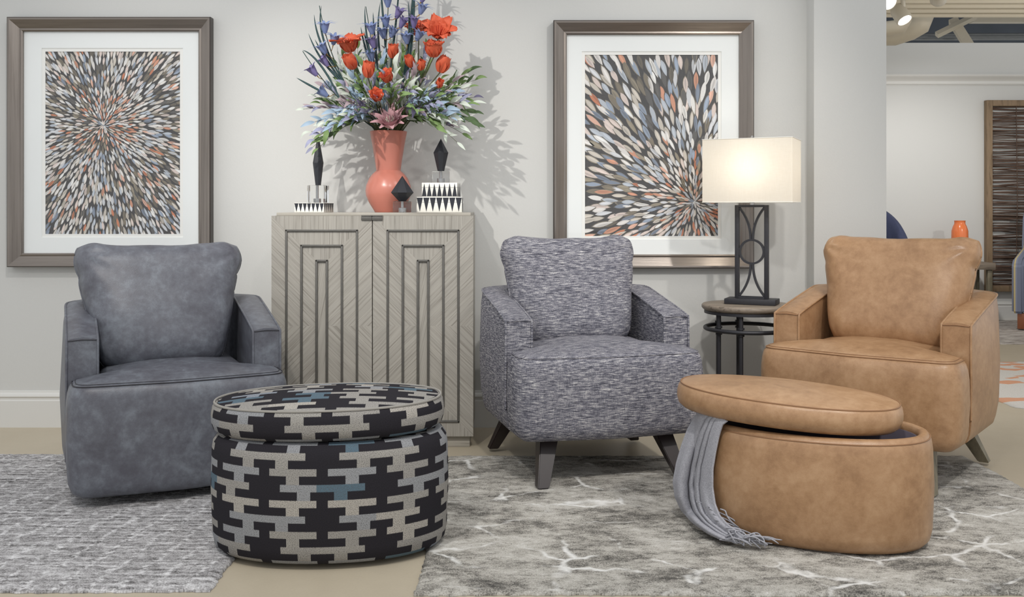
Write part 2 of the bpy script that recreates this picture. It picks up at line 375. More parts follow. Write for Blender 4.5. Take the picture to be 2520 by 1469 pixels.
def puck(name, outline, prof, mat, parent=None, dome=0.0, caps=(1, 1), centre=(0, 0), topscale=1.0, wob=None, sharp=None):
    """outline: ccw (x,y); prof: (inset, z) bottom to top; both ends closed with a shallow dome"""
    nr = normals2(outline); n = len(outline); vs = []; uv = []; arc = [0.0]
    for i in range(n): arc.append(arc[-1]+(Vector(outline[(i+1) % n])-Vector(outline[i])).length)
    vl = 0; last = None; vlen = []
    rows = []
    for ins, z in prof:
        rows.append([Vector((outline[i][0]-nr[i].x*ins, outline[i][1]-nr[i].y*ins, z)) for i in range(n)])
    acc = [0]
    for i in range(1, len(prof)): acc.append(acc[-1]+math.hypot(prof[i][0]-prof[i-1][0], prof[i][1]-prof[i-1][1]))
    V = []; F = []; UV = []
    for r in rows: V += r
    for i in range(len(rows)-1):
        for j in range(n):
            a = i*n+j; b = i*n+(j+1) % n; F.append((a, b, b+n, a+n))
            UV.append(((arc[j], acc[i]), (arc[j+1], acc[i]), (arc[j+1], acc[i+1]), (arc[j], acc[i+1])))
    def cap(base, z, dm, flip):
        ring0 = list(range(base, base+n)); rp = [V[i].copy() for i in ring0]; prev = ring0
        for s in (0.9, 0.75, 0.55, 0.35, 0.15):
            cur = []
            for p in rp:
                q = Vector((centre[0]+(p.x-centre[0])*s, centre[1]+(p.y-centre[1])*s, z+dm*(1-s**2.2)))
                cur.append(len(V)); V.append(q)
            for j in range(n):
                f = (prev[j], prev[(j+1) % n], cur[(j+1) % n], cur[j]); 
                if flip: f = f[::-1]
                F.append(f); UV.append(tuple((V[i].x+3.08, V[i].y*topscale+1.02) for i in f))
            prev = cur
        ci = len(V); V.append(Vector((centre[0], centre[1], z+dm)))
        for j in range(n):
            f = (prev[j], prev[(j+1) % n], ci)
            if flip: f = f[::-1]
            F.append(f); UV.append(tuple((V[i].x+3.08, V[i].y*topscale+1.02) for i in f))
    if caps[1]: cap((len(rows)-1)*n, prof[-1][1], dome, False)
    if caps[0]: cap(0, prof[0][1], 0.0, True)
    if wob: V = [wob(v) for v in V]
    o = mo(name, V, F, mat, parent, True, UV)
    return o
def ring_path(outline, ins, z):
    nr = normals2(outline); return [Vector((p[0]-q.x*ins, p[1]-q.y*ins, z)) for p, q in zip(outline, nr)]
def prism(name, poly, y0, y1, mat, parent=None, grain=0.0, uvoff=(0, 0), bev=0.0):
    """polygon in x,z (ccw seen from -y) extruded from y0 (front) to y1"""
    n = len(poly); vs = [(x, y0, z) for x, z in poly]+[(x, y1, z) for x, z in poly]
    fs = [tuple(range(n)), tuple(range(2*n-1, n-1, -1))]+[(i, i+n, (i+1) % n+n, (i+1) % n) for i in range(n)]
    ca, sa = math.cos(grain), math.sin(grain)
    def uv(i): x, y, z = vs[i]; return (x*ca+z*sa+uvoff[0], -x*sa+z*ca+y+uvoff[1])
    return mo(name, vs, fs, mat, parent, False, [[uv(i) for i in f] for f in fs])

# ------------------------------------------------------------------ the setting
WY = 4.63
structure(mo('floor', [(-5, 0.5, 0), (8, 0.5, 0), (8, 11, 0), (-5, 11, 0)], [(0, 1, 2, 3)], 'floor', None, False))
structure(box('wall_back', (-1.6, WY+0.1, 1.45), (6.3, 0.2, 2.9), 'wall'))
structure(box('wall_pillar', (1.5645, 4.72, 1.45), (0.337, 0.4, 2.9), 'wall', None, 0.004))
def mould(name, x0, x1, y, prof, mat):      # profile (out, z) run along x on a wall facing -y
    n = len(prof); vs = [(x0, y-o, z) for o, z in prof]+[(x1, y-o, z) for o, z in prof]
    fs = [(i, i+1, n+i+1, n+i) for i in range(n-1)]+[(n-1, 0, n, 2*n-1), tuple(range(n-1, -1, -1)), tuple(range(n, 2*n))]
    return structure(mo(name, vs, fs, mat, None, False))
BB = [(0, 0), (0.018, 0), (0.018, 0.125), (0.014, 0.131), (0.014, 0.139), (0.02, 0.146), (0.016, 0.156), (0.006, 0.163), (0.005, 0.17), (0, 0.172)]
mould('baseboard_back', -4.7, 1.394, WY, BB, 'trim')
FY = 9.1
structure(box('wall_far', (4.2, FY+0.06, 1.29), (7.0, 0.12, 2.58), 'wall'))
mould('baseboard_far', 0.8, 7.6, FY, BB, 'trim')
mould('trim_crown', 0.8, 7.6, FY, [(0, 2.19), (0.012, 2.19), (0.016, 2.205), (0.012, 2.22), (0.022, 2.235), (0.05, 2.262), (0.055, 2.275), (0.05, 2.285), (0, 2.285)], 'trim')
# slatted ceiling of the far room
ceil = structure(box('ceiling', (4.2, 6.45, 2.665), (6.6, 3.2, 0.03), 'cream'))
plank_me = None
for i in range(18):
    y1 = 8.04-i*0.178
    if plank_me is None:
        p = prism('ceiling_plank', [(-0.089, -0.034), (-0.080, -0.040), (0.089, 0.0), (0.089, 0.02), (-0.089, 0.02)], -3.3, 3.3, 'cream', ceil); plank_me = p.data
    else: p = link(bpy.data.objects.new('ceiling_plank', plank_me), ceil)
    p.location = (4.2, y1-0.089, 2.615); p.rotation_euler = (0, 0, PI/2)
structure(box('wall_plenum', (4.5, 11.6, 3.0), (8, 0.1, 1.6), 'plenum'))
structure(box('ceiling_plenum', (4.5, 9.8, 3.7), (8, 3.6, 0.1), 'plenum'))

def track(name, loc, tgt, label, L=0.16, watt=0):
    r = thing(name, label, 'spotlight', (loc[0], loc[1], 2.60), 0, 'track spotlights on the slatted ceiling')
    d = Vector(loc)-Vector((loc[0], loc[1], 2.60)); ax = (Vector(tgt)-Vector(loc)).normalized(); q = ax.to_track_quat('Z', 'Y').to_matrix()
    tube('stem', [(0, 0, 0), (0.004, 0.0, d.z*0.6), tuple(d-ax*0.03)], 0.017, 'white_metal', r, 12)
    def rot(vs): return [d+q @ Vector(v) for v in vs]
    prof = [(0.02, -0.10), (0.045, -0.095), (0.055, -0.07), (0.058, 0.03), (0.056, 0.034), (0.05, 0.034), (0.046, 0.012)]
    n = 28; vs = [(R_*math.cos(2*PI*k/n), R_*math.sin(2*PI*k/n), z) for R_, z in prof for k in range(n)]
    autosmooth(mo('housing', rot(vs), grid_faces(len(prof), n, True)+[tuple(range(n-1, -1, -1))], 'white_metal', r), 50)
    vs = [(0.043*math.cos(2*PI*k/n), 0.043*math.sin(2*PI*k/n), 0.012) for k in range(n)]
    mo('lens', rot(vs), [tuple(range(n))], 'spot_face', r, False)
track('track_spotlight', P(2221, 42, 7.0), P(2221, 42, 7.0)+Vector((0.28, -0.5, -0.8)), 'cream ceiling spotlight aimed down, hanging fully in view over the far room')
track('track_spotlight', P(2183, 2, 6.7), P(2183, 2, 6.7)+Vector((0.3, -0.8, -0.6)), 'glaring ceiling spotlight half hidden by the corner pillar edge')
track('track_spotlight', P(2310, -6, 6.9), P(2270, 240, 9.0), 'cream ceiling spotlight cut off by the top of the picture')
# plenum things
r = thing('ventilation_duct', 'fat cream duct bending down below the slatted ceiling edge', 'duct', P(2215, 88, 8.75))
b0 = Vector(r.location)
tube('duct_elbow', [P(2150, 96, 8.75)-b0, P(2200, 92, 8.7)-b0, P(2240, 76, 8.65)-b0, P(2262, 62, 8.6)-b0, P(2270, 40, 8.6)-b0, P(2262, 10, 8.6)-b0], [0.06, 0.075, 0.085, 0.095, 0.1, 0.1], 'duct', r, 20)
tube('duct_run', [P(2120, 70, 8.6)-b0, P(2180, 72, 8.5)-b0, P(2215, 66, 8.45)-b0, P(2225, 44, 8.45)-b0], 0.07, 'duct', r, 20)
r = thing('roof_beam', 'pale sloping beam in the dark gap above the far wall', 'beam', P(2370, 90, 10.0)); b0 = Vector(r.location)
vs, fs = join([sweep([P(2345, 50, 9.7)-b0, P(2392, 125, 9.5)-b0], 0.06, 4)]); mo('beam_web', vs, fs, 'duct', r, False)
tube('beam_flange', [P(2305, 86, 9.6)-b0, P(2400, 40, 9.6)-b0], 0.035, 'duct', r, 4)
box('cross_beam', tuple(P(2560, 50, 9.9)-b0), (1.4, 0.1, 0.05), 'duct', r)
for y0, dd_, rr_ in ((92, 10.2, 0.016), (97, 9.9, 0.013), (87, 10.4, 0.02)):
    o = tube('conduit_pipe', [P(2100, y0, dd_), P(2700, y0-2, dd_)], rr_, 'steel_dark', None, 8)
    tag(o, {92: 'middle grey conduit running across the dark ceiling gap', 97: 'lowest thin conduit just above the far wall top', 87: 'thickest uppermost conduit in the dark ceiling gap'}[y0], 'pipe')

# ------------------------------------------------------------------ rugs
def rug(name, x0, x1, y0, y1, mat, label, h=0.012, cell=0.012, seed=1, amp=0.003):
    nx = int((x1-x0)/cell)+1; ny = int((y1-y0)/cell)+1; R_ = random.Random(seed); vs = []; cx, cy = (x0+x1)/2, (y0+y1)/2
    for j in range(ny):
        for i in range(nx):
            e = min(i, nx-1-i, j, ny-1-j)
            z = h if e > 1 else (h*0.86 if e == 1 else h*0.45)
            x = x0+(x1-x0)*i/(nx-1)-cx; y = y0+(y1-y0)*j/(ny-1)-cy
            x += 0.006*math.sin(y*7+seed)*(1 if i in (0, nx-1) else 0); y += 0.005*math.sin(x*5+seed)*(1 if j in (0, ny-1) else 0)
            vs.append((x+R_.uniform(-1, 1)*cell*0.3, y+R_.uniform(-1, 1)*cell*0.3, max(0.001, z-amp+R_.random()*amp)))
    fs = grid_faces(ny, nx, False); n0 = len(vs)
    per = [i for i in range(nx)]+[j*nx+nx-1 for j in range(1, ny)]+[(ny-1)*nx+i for i in range(nx-2, -1, -1)]+[j*nx for j in range(ny-2, 0, -1)]
    vs += [(vs[i][0], vs[i][1], 0.0005) for i in per]; k = len(per)
    fs += [(per[a], n0+a, n0+(a+1) % k, per[(a+1) % k])[::1] for a in range(k)]
    o = mo(name, vs, fs, mat); o.location = (cx, cy, 0); return tag(o, label, 'rug')
rug('area_rug', -2.75, -0.81, 2.625, 4.08, 'rug_left', 'grey ribbed rug with white streaks under the grey leather swivel chair', 0.014, seed=2)
rug('area_rug', -0.262, 1.88, 2.60, 4.06, 'rug_right', 'mottled grey and ivory rug with white crackle lines under the tan ottoman', 0.012, seed=5)
rug('area_rug', 2.6, 4.6, 5.05, 6.6, 'rug_far', 'pale rug with rust orange patches on the floor beyond the tan chair', 0.01, 0.05, seed=6)
rug('area_rug', 3.40, 5.9, 7.45, 9.05, 'rug_far_grey', 'brown grey rug along the far wall under the striped recliner', 0.01, 0.05, seed=8)

# ------------------------------------------------------------------ armchairs
def cushion(parent, wt, wb, h, t_, loc, tilt, mat, seed, ears=1.0, roll=0.0, sag=0.0):
    nu, nv = 56, 48; vs = []; R_ = random.Random(seed); ph = [R_.uniform(0, 6) for _ in range(8)]
    def pt(u, v, s):
        hw = (wb+(wt-wb)*(v+1)/2)/2; hw *= 1-0.035*(1-v*v)
        x = u*(1-0.10*abs(v)**6)*hw; z = v*(1-0.085*abs(u)**6)*h/2
        if v > 0: z -= 0.016*(1-u*u)*v*ears
        e = max(1e-5, (1-abs(u)**5)*(1-abs(v)**5)); th = t_/2*e**0.42*(1-0.12*v)
        th += 0.012*math.exp(-((u*1.2)**2+(v+0.35)**2*2.2))
        ru, rv = 1-abs(u), 1-abs(v); ed = math.exp(-min(ru, rv)*9)
        a = math.atan2(v-0.55, u*1.1)
        th += 0.0045*ed*math.sin(11*a+ph[0])*min(1, (1-max(abs(u), abs(v)))*12)
        for k in (-1, 1):   # creases running in from the corners
            du, dv = u-k*0.95, v-0.8; rr = math.hypot(du, dv); aa = math.atan2(dv, du*k)
            th += 0.007*math.exp(-rr*3.2)*math.sin(7*aa+ph[1]+k)*min(1, rr*5)
            du, dv = u-k*0.8, v+0.95; rr = math.hypot(du, dv); aa = math.atan2(dv, du*k)
            th += 0.005*math.exp(-rr*3.0)*math.sin(6*aa+ph[2]*k)*min(1, rr*5)
        th += 0.004*noise.noise(Vector((u*2.2+seed, v*2.2, 0.3)))*min(1, 6*(1-max(abs(u), abs(v))))
        z += 0.0022*ed*math.sin(9*u+ph[3])*abs(v)**8; x += 0.002*ed*math.sin(7*v+ph[4])*abs(u)**8
        if v > 0: z += 0.008*math.exp(-((abs(u)-0.82)/0.12)**2)*v**4; x += 0.004*math.copysign(1, u)*math.exp(-((v-0.74)/0.13)**2)*abs(u)**7; x -= 0.005*math.copysign(1, u)*math.exp(-((v-0.5)/0.07)**2)*abs(u)**9
        th = max(th, 0.0)
        return Vector((x, (-1 if s == 0 else 1)*(th+0.004), z))
    for s in (0, 1):
        for j in range(nv+1):
            v = -math.cos(PI*j/nv)*0.5+(2*j/nv-1)*0.5
            for i in range(nu+1):
                u = -math.cos(PI*i/nu)*0.5+(2*i/nu-1)*0.5
                vs.append(pt(u, v, s))
    n1 = (nu+1)*(nv+1); f0 = grid_faces(nv+1, nu+1, False); fs = list(f0)+[tuple(n1+i for i in f[::-1]) for f in f0]
    per = list(range(nu+1))+[j*(nu+1)+nu for j in range(1, nv+1)]+[nv*(nu+1)+i for i in range(nu-1, -1, -1)]+[j*(nu+1) for j in range(nv-1, 0, -1)]
    k = len(per); fs += [(per[a], n1+per[a], n1+per[(a+1) % k], per[(a+1) % k]) for a in range(k)]
    m = Matrix.Translation(loc) @ Matrix.Rotation(roll, 4, 'Y') @ Matrix.Rotation(-tilt, 4, 'X')
    c_ = mo('back_cushion', [m @ v for v in vs], fs, mat, parent)
    seam = [m @ (0.5*(vs[i]+vs[n1+i])) for i in per]
    return c_, seam
def armchair(label, loc, rz, z0, zs, zf, zb, ztop, mat, seam_mat, legs, cush, seed, pipe_mat):
    r = thing('armchair', label, 'armchair', loc, rz)
    w, yf, yb, th = 0.372, -0.215, 0.385, 0.10
    # arms and back: one upholstered shell swept round a U
    path = [Vector((-w, yf+(0.18-yf)*i/10)) for i in range(11)]
    rc = yb-0.18
    path += [Vector((-w+rc-rc*math.cos(a), 0.18+rc*math.sin(a))) for a in [PI/2*i/12 for i in range(1, 13)]]
    path += [Vector((-w+rc+(2*w-2*rc)*i/8, yb)) for i in range(1, 8)]
    path = path+[Vector((-p.x, p.y)) for p in path[10:23][::-1]]+[Vector((-p.x, p.y)) for p in path[:10][::-1]]
    N = len(path); nrm = []
    for i in range(N):
        t_ = (path[min(i+1, N-1)]-path[max(i-1, 0)]).normalized(); nrm.append(Vector((t_.y, -t_.x)))   # inward
    def ztp(p): f = min(1, max(0, (p.y-yf)/(0.22-yf))); return zf+(zb-zf)*(f**0.92)
    V = []; ns = 0
    for p, q in zip(path, nrm):
        zt = ztp(p); H = zt-z0; bl = 0.016*math.sin(PI*min(1, max(0, (p.y-yf)/0.5)))
        sec = [(0.06, z0), (0.03, z0+0.005), (0.011, z0+0.02), (0.002, z0+0.05), (-0.004-bl*0.6, z0+0.11), (-0.006-bl, z0+0.5*H), (-0.004-bl*0.4, zt-0.06), (0.0, zt-0.012), (0.003, zt-0.003), (0.012, zt),
               (0.03, zt+0.004), (th*0.5, zt+0.006), (th-0.03, zt+0.004), (th-0.012, zt), (th-0.003, zt-0.003), (th, zt-0.012), (th+0.002, zt-0.1), (th, z0+0.06), (th, z0)]
        ns = len(sec)
        for o_, z in sec: V.append(Vector((p.x+q.x*o_, p.y+q.y*o_, z)))
    F = [f[::-1] for f in grid_faces(N, ns, True)]
    F += [tuple(range(ns)), tuple(range(N*ns-1, (N-1)*ns-1, -1))]
    sh = autosmooth(mo('arm_and_back_shell', V, F, mat, r), 50)
    for off, nm in ((-0.001, 'outer'), (th+0.001, 'inner')):
        top = [Vector((p.x+q.x*off, p.y+q.y*off, ztp(p)-0.004)) for p, q in zip(path, nrm)]
        zl = zs-0.02 if nm == 'inner' else z0+0.10
        pth = [Vector((top[0].x, yf-0.002, zl+(top[0].z-zl)*i/8)) for i in range(8)]+top+[Vector((top[-1].x, yf-0.002, zl+(top[-1].z-zl)*i/8)) for i in range(7, -1, -1)]
        tube('piping', pth, 0.0046, pipe_mat, sh, 8)
    for s in (-1, 1):
        tube('top_seam', [(s*(w-0.004), yf-0.001, zf-0.006), (s*(w-th*0.5), yf-0.002, zf-0.003), (s*(w-th+0.004), yf-0.001, zf-0.006)], 0.0022, seam_mat, sh, 6)
    # T-shaped seat block wrapping in front of the arms
    poly = [(-w-0.002, -0.222), (-w, -0.40), (0, -0.432), (w, -0.40), (w+0.002, -0.222), (w-th-0.006, -0.212), (w-th-0.012, 0.27), (-w+th+0.012, 0.27), (-w+th+0.006, -0.212)]
    ol = resample(round_poly(poly, [0.035, 0.085, 0.5, 0.085, 0.035, 0.012, 0.05, 0.05, 0.012], 10), 0.013)
    zm = z0+(zs-z0)*0.5
    prof = [(0.07, z0+0.002), (0.034, z0+0.006), (0.013, z0+0.022), (0.003, z0+0.05), (0.0, z0+0.085), (-0.004, zm), (-0.002, zs-0.075), (0.002, zs-0.04), (0.008, zs-0.018), (0.018, zs-0.004), (0.03, zs+0.003)]
    st = puck('seat', ol, prof, mat, r, 0.028, centre=(0, -0.16))
    front = [p for p in ring_path(ol, 0.0165, zs-0.0035)]
    fr = [p for p in front if p.y < -0.24]; fr.sort(key=lambda p: math.atan2(p.y+0.16, p.x))
    tube('seam', fr, 0.0022, seam_mat, st, 6)
    if mat != 'fabric':
        fr2 = [p for p in ring_path(ol, 0.027, zs+0.0025) if p.y < -0.24]; fr2.sort(key=lambda p: math.atan2(p.y+0.16, p.x)); tube('stitching', fr2, 0.0012, seam_mat, st, 5)
    box('underside', (0, 0.02, z0+0.03), (0.56, 0.60, 0.05), 'plinth', r)
    c_, sm = cushion(r, *cush, mat, seed)
    tube('piping', sm[::1], 0.0035, mat, c_, 6, closed=True)
    if legs:
        for s in (-1, 1):
            for top, foot, rt, rf in (((0.225, -0.27), (0.275, -0.375), 0.036, 0.0215), ((0.25, 0.16), (0.318, 0.245), 0.033, 0.0205)):
                a = Vector((s*top[0], top[1], z0+0.012)); b = Vector((s*foot[0], foot[1], 0.014)); vs = []
                for c0_, q in ((b, rf), (a, rt)):
                    for dx, dy in ((-1, -1), (1, -1), (1, 1), (-1, 1)): vs.append(c0_+Vector((dx*q, dy*q, 0)))
                bm = bmesh.new(); bv = [bm.verts.new(v) for v in vs]
                for f in ((3, 2, 1, 0), (4, 5, 6, 7), (0, 1, 5, 4), (1, 2, 6, 5), (2, 3, 7, 6), (3, 0, 4, 7)): bm.faces.new([bv[i] for i in f])
                bmesh.ops.bevel(bm, geom=list(bm.edges), offset=0.003, segments=2, affect='EDGES')
                me = bpy.data.meshes.new('leg'); bm.to_mesh(me); bm.free(); me.materials.append(M[legs]); autosmooth(link(bpy.data.objects.new('leg', me), r), 35)
    else:
        lathe('swivel_base', [(0.28, 0.014), (0.285, 0.018), (0.285, 0.036), (0.27, 0.042), (0.2, 0.06)], 'plinth', r, 56)
    return r
D = math.radians
armchair('grey leather swivel armchair with no legs under the left picture', (-1.318, 3.785, 0), D(25), 0.042, 0.432, 0.572, 0.665, 0.88, 'leather_grey', 'leather_grey_seam', None,
         (0.665, 0.475, 0.50, 0.22, (-0.03, 0.10, 0.655), D(14)), 11, 'leather_grey')
armchair('grey tweed fabric armchair on splayed dark legs beside the lamp table', (0.286, 4.00, 0), D(14), 0.175, 0.49, 0.61, 0.695, 0.91, 'fabric', 'fabric', 'leg_dark',
         (0.605, 0.485, 0.47, 0.20, (-0.018, 0.10, 0.690), D(13)), 12, 'fabric')
armchair('tan leather armchair on splayed grey wood legs in front of the pillar', (1.502, 3.94, 0), D(-38), 0.165, 0.49, 0.61, 0.695, 0.92, 'leather_tan', 'leather_tan_seam', 'leg_grey',
         (0.655, 0.50, 0.475, 0.22, (0.02, 0.09, 0.690), D(15)), 13, 'leather_tan')

# ------------------------------------------------------------------ ottomans
OA, OB = 0.352, 0.232
def olid(parent, mat, th, seam_mat, z=0.0, step=0.012):
    ol = resample(ellipse(OA, OB, 240, 2.15), step)
    prof = [(0.05, 0.0), (0.02, 0.004), (0.006, 0.016), (0.0, 0.035), (0.0, th-0.03), (0.004, th-0.012), (0.012, th-0.002), (0.02, th+0.001)]
    return ol, puck('lid', ol, prof, mat, parent, 0.022, topscale=0.9)
r = thing('ottoman', 'oval ottoman in black and grey woven block pattern by the leather swivel chair', 'ottoman', (-0.555, 3.005, 0.0135), D(4))
ol = resample(ellipse(OA+0.004, OB+0.004, 240, 2.15), 0.012)
puck('body', ol, [(0.05, 0.0), (0.022, 0.004), (0.008, 0.02), (0.002, 0.05), (-0.003, 0.18), (0.0, 0.30), (0.004, 0.325), (0.016, 0.342), (0.035, 0.348)], 'woven', r, 0.0)
ol, ld = olid(r, 'woven', 0.092, 'black'); ld.location = (-0.006, 0.0, 0.349); ld.rotation_euler = (0, D(-0.8), 0)
tube('piping', ring_path(ol, 0.0105, 0.092), 0.0036, 'woven', ld, 6, closed=True)
# tan ottoman: hollow body with its lid knocked aside
OT_C, OT_R = Vector((0.957, 3.11)), D(-24)
r = thing('ottoman', 'oval tan leather storage ottoman with its lid slid askew', 'ottoman', (OT_C.x, OT_C.y, 0.0125), OT_R)
ol = resample(ellipse(OA, OB, 240, 2.15), 0.012)
puck('body', ol, [(0.05, 0.0), (0.022, 0.004), (0.008, 0.02), (0.001, 0.05), (-0.004, 0.18), (0.0, 0.29), (0.004, 0.318), (0.014, 0.336), (0.026, 0.341), (0.038, 0.335), (0.042, 0.32), (0.044, 0.02)], 'leather_tan', r, 0.0)
tube('seam', ring_path(ol, 0.0075, 0.3265), 0.0022, 'leather_tan_seam', r, 6, closed=True)
puck('lining', ol, [(0.0435, 0.03), (0.0425, 0.318), (0.047, 0.318), (0.05, 0.04)], 'lining', r, 0.0, caps=(0, 1))
ol, ld = olid(r, 'leather_tan', 0.083, 'leather_tan_seam')
lp = Vector((0.878, 3.14)); rel = Matrix.Rotation(-OT_R, 2) @ (lp-OT_C)
ld.location = (rel.x, rel.y, 0.352); ld.rotation_euler = (D(-0.5), D(2.6), D(-3.0))
tube('seam', ring_path(ol, 0.0105, 0.0805), 0.0024, 'leather_tan_seam', ld, 6, closed=True)

# throw blanket hanging out of the tan ottoman
def on_wall(px, py, off):   # where the view ray meets the ottoman's (inflated) side
    dirv = P(px, py, 1.0)-Vector((0, 0, CAMZ)); q = Matrix.Rotation(-OT_R, 2)
    o2 = q @ (Vector((0, 0))-OT_C); d2 = q @ Vector((dirv.x, dirv.y)); a, b = OA+off, OB+off
    A = (d2.x/a)**2+(d2.y/b)**2; B = 2*(o2.x*d2.x/a/a+o2.y*d2.y/b/b); K = (o2.x/a)**2+(o2.y/b)**2-1
    disc = B*B-4*A*K; s = (-B-math.sqrt(max(0, disc)))/(2*A) if disc > 0 else -B/(2*A)
    return P(px, py, s)
rows = [  # (left px, right px) down the cloth, offset from the ottoman, fold depth
    ((1728, 1003), (1792, 1036), 0.006, 0.000), ((1712, 1022), (1779, 1046), 0.008, 0.007), ((1692, 1055), (1770, 1075), 0.012, 0.010), ((1677, 1095), (1762, 1112), 0.014, 0.014),
    ((1664, 1140), (1755, 1155), 0.016, 0.018), ((1656, 1185), (1755, 1200), 0.018, 0.020), ((1661, 1222), (1761, 1240), 0.022, 0.022), ((1676, 1255), (1772, 1268), 0.026, 0.022), ((1702, 1284), (1792, 1290), 0.032, 0.02), ((1738, 1310), (1820, 1310), 0.038, 0.016), ((1775, 1328), (1845, 1325), 0.045, 0.010)]
nc = 40; V = []
fine_rows = []
for i in range((len(rows)-1)*5+1):
    k, f = divmod(i, 5); f /= 5.0; A_ = rows[min(k, len(rows)-1)]; B_ = rows[min(k+1, len(rows)-1)]
    lp4 = lambda a, b: a+(b-a)*f
    fine_rows.append(((lp4(A_[0][0], B_[0][0]), lp4(A_[0][1], B_[0][1])), (lp4(A_[1][0], B_[1][0]), lp4(A_[1][1], B_[1][1])), lp4(A_[2], B_[2]), lp4(A_[3], B_[3])))
for i, (L_, R_, off, fd) in enumerate(fine_rows):
    pl = on_wall(L_[0], L_[1], off+0.03*min(1, i/18)); pr = on_wall(R_[0], R_[1], 0.008+off*0.4)
    for j in range(nc+1):
        u = j/nc; px = L_[0]+(R_[0]-L_[0])*u; py = L_[1]+(R_[1]-L_[1])*u
        p = on_wall(px, py, 0.008+off)
        lin_ = pl.lerp(pr, u); d = 0.5*lin_.y+0.5*p.y
        sh = 0.05*math.sin(i*0.11); G = lambda c, w_: math.exp(-((u-c-sh)/w_)**2)
        fold = fd*(1.5*G(0.17, 0.16)-1.3*G(0.36, 0.03)+0.9*G(0.44, 0.05)-0.9*G(0.51, 0.022)+0.8*G(0.58, 0.045)-0.7*G(0.645, 0.02)+0.35*G(0.78+0.06*math.sin(i*0.2), 0.08)+0.12*math.sin(9*u+0.25*i))*min(1, 8*u+0.1)
        d = min(d, p.y)-0.004-fold-fd*0.5
        q = P(px, py, d)
        if q.z < 0.018: q.z = 0.018+0.004*math.sin(j)
        V.append(q)
base = Vector((V[-1].x, V[-1].y, 0.0)); r = thing('throw_blanket', 'grey wool throw with fringe spilling from under the tan ottoman lid', 'blanket', P(1760, 1330, 3.08)); r.location.z = 0.0125
rl = Vector(r.location); V = [v-rl for v in V]
cl = mo('cloth', V, grid_faces(len(fine_rows), nc+1, False), 'throw', r)
md = cl.modifiers.new('thick', 'SOLIDIFY'); md.thickness = 0.007; md.offset = 0.0
sd = cl.modifiers.new('sub', 'SUBSURF'); sd.levels = 1; sd.render_levels = 1
R_ = random.Random(4); strands = []
def strand(p0, drop, dx, ln):
    pts = []; w1, w2 = R_.uniform(0, 6), R_.uniform(0.004, 0.012)
    for k in range(12):
        f = k/11; q = p0+Vector((dx*f*ln+w2*math.sin(w1+f*5), -0.01*f+drop[1]*f*ln, 0)); q.z = max(0.006, p0.z-drop[0]*f*(2-f)*ln+0.02*math.sin(PI*f)*drop[2])
        pts.append(q)
    return sweep(pts, [0.0024]*10+[0.002, 0.0012], 5)
last = V[-(nc+1):]
for k in range(34):
    p0 = last[int(nc*k/33)]; strands.append(strand(p0, (max(0.01, p0.z), R_.uniform(-0.5, 0.15), R_.random()), R_.uniform(0.35, 1.3), R_.uniform(0.06, 0.11)))
row = 34*(nc+1)
for k in range(26):
    i = R_.randint(30, 50); j = R_.randint(14, nc); p0 = V[i*(nc+1)+j]+Vector((0, -0.006, 0)); strands.append(strand(p0, (p0.z*7, R_.uniform(-0.4, 0.0), 1.2), R_.uniform(0.15, 1.0), R_.uniform(0.07, 0.13)))
for i, (vs, fs) in enumerate(strands): mo('tassel', vs, fs, 'throw', r)

# ------------------------------------------------------------------ cabinet
CX, CY = -0.601, 4.215
r = thing('bar_cabinet', 'grey washed wooden two door cabinet with nested rectangular mouldings', 'cabinet', (CX, CY, 0))
box('carcass', (0, 0.215, 0.527), (0.852, 0.375, 0.954), 'cab_top', r, 0.002)
box('top', (0.004, 0.203, 1.009), (0.838, 0.405, 0.014), 'cab_top', r, 0.002)
box('plinth', (0, 0.21, 0.025), (0.835, 0.38, 0.05), 'cab_top', r, 0.001)
Z0, Z1 = 0.052, 1.002
R_ = random.Random(3)
def door(x0, x1):
    dr = box('door', ((x0+x1)/2, 0.0125, (Z0+Z1)/2), (x1-x0, 0.021, Z1-Z0), 'cab_top', r, 0.001)
    xm, zm = (x0+x1)/2, (Z0+Z1)/2; ins = [0.0, 0.064, 0.129, 0.194]
    for k in range(3):
        a, b = ins[k]+(0.003 if k else 0), ins[k+1]; y0 = -0.006+0.002*k
        ox0, ox1, oz0, oz1 = x0+a, x1-a, Z0+a, Z1-a; ix0, ix1, iz0, iz1 = x0+b, x1-b, Z0+b, Z1-b
        pc = [([(ox0, oz1), (ix0, iz1), (ix1, iz1), (ox1, oz1)], PI/2), ([(ox0, oz0), (ox1, oz0), (ix1, iz0), (ix0, iz0)], PI/2),
              ([(ox0, zm), (ix0, zm), (ix0, iz1), (ox0, oz1)], -PI/4), ([(ox0, oz0), (ix0, iz0), (ix0, zm), (ox0, zm)], PI/4),
              ([(ix1, zm), (ox1, zm), (ox1, oz1), (ix1, iz1)], PI/4), ([(ix1, iz0), (ox1, oz0), (ox1, zm), (ix1, zm)], -PI/4)]
        for poly, gr in pc:
            prism('veneer_panel', poly, y0, 0.001, 'cab_wood', dr, gr, (R_.uniform(0, 9), R_.uniform(0, 9)))
        for A_, B_ in (((ix0, iz1), (ix1, iz1)), ((ix0, iz0), (ix1, iz0)), ((ix0, iz0), (ix0, iz1)), ((ix1, iz0), (ix1, iz1))):
            hx, hz = (A_[0]+B_[0])/2, (A_[1]+B_[1])/2; lx, lz = abs(A_[0]-B_[0])+0.010, abs(A_[1]-B_[1])+0.010
            box('moulding', (hx, -0.0055, hz), (max(lx, 0.010), 0.011, max(lz, 0.010)), 'cab_trim', dr, 0.003)
    prism('veneer_panel', [(x0+0.197, Z0+0.197), (x1-0.197, Z0+0.197), (x1-0.197, Z1-0.197), (x0+0.197, Z1-0.197)], -0.001, 0.001, 'cab_wood', dr, PI/2.3, (3, 5))
    return dr
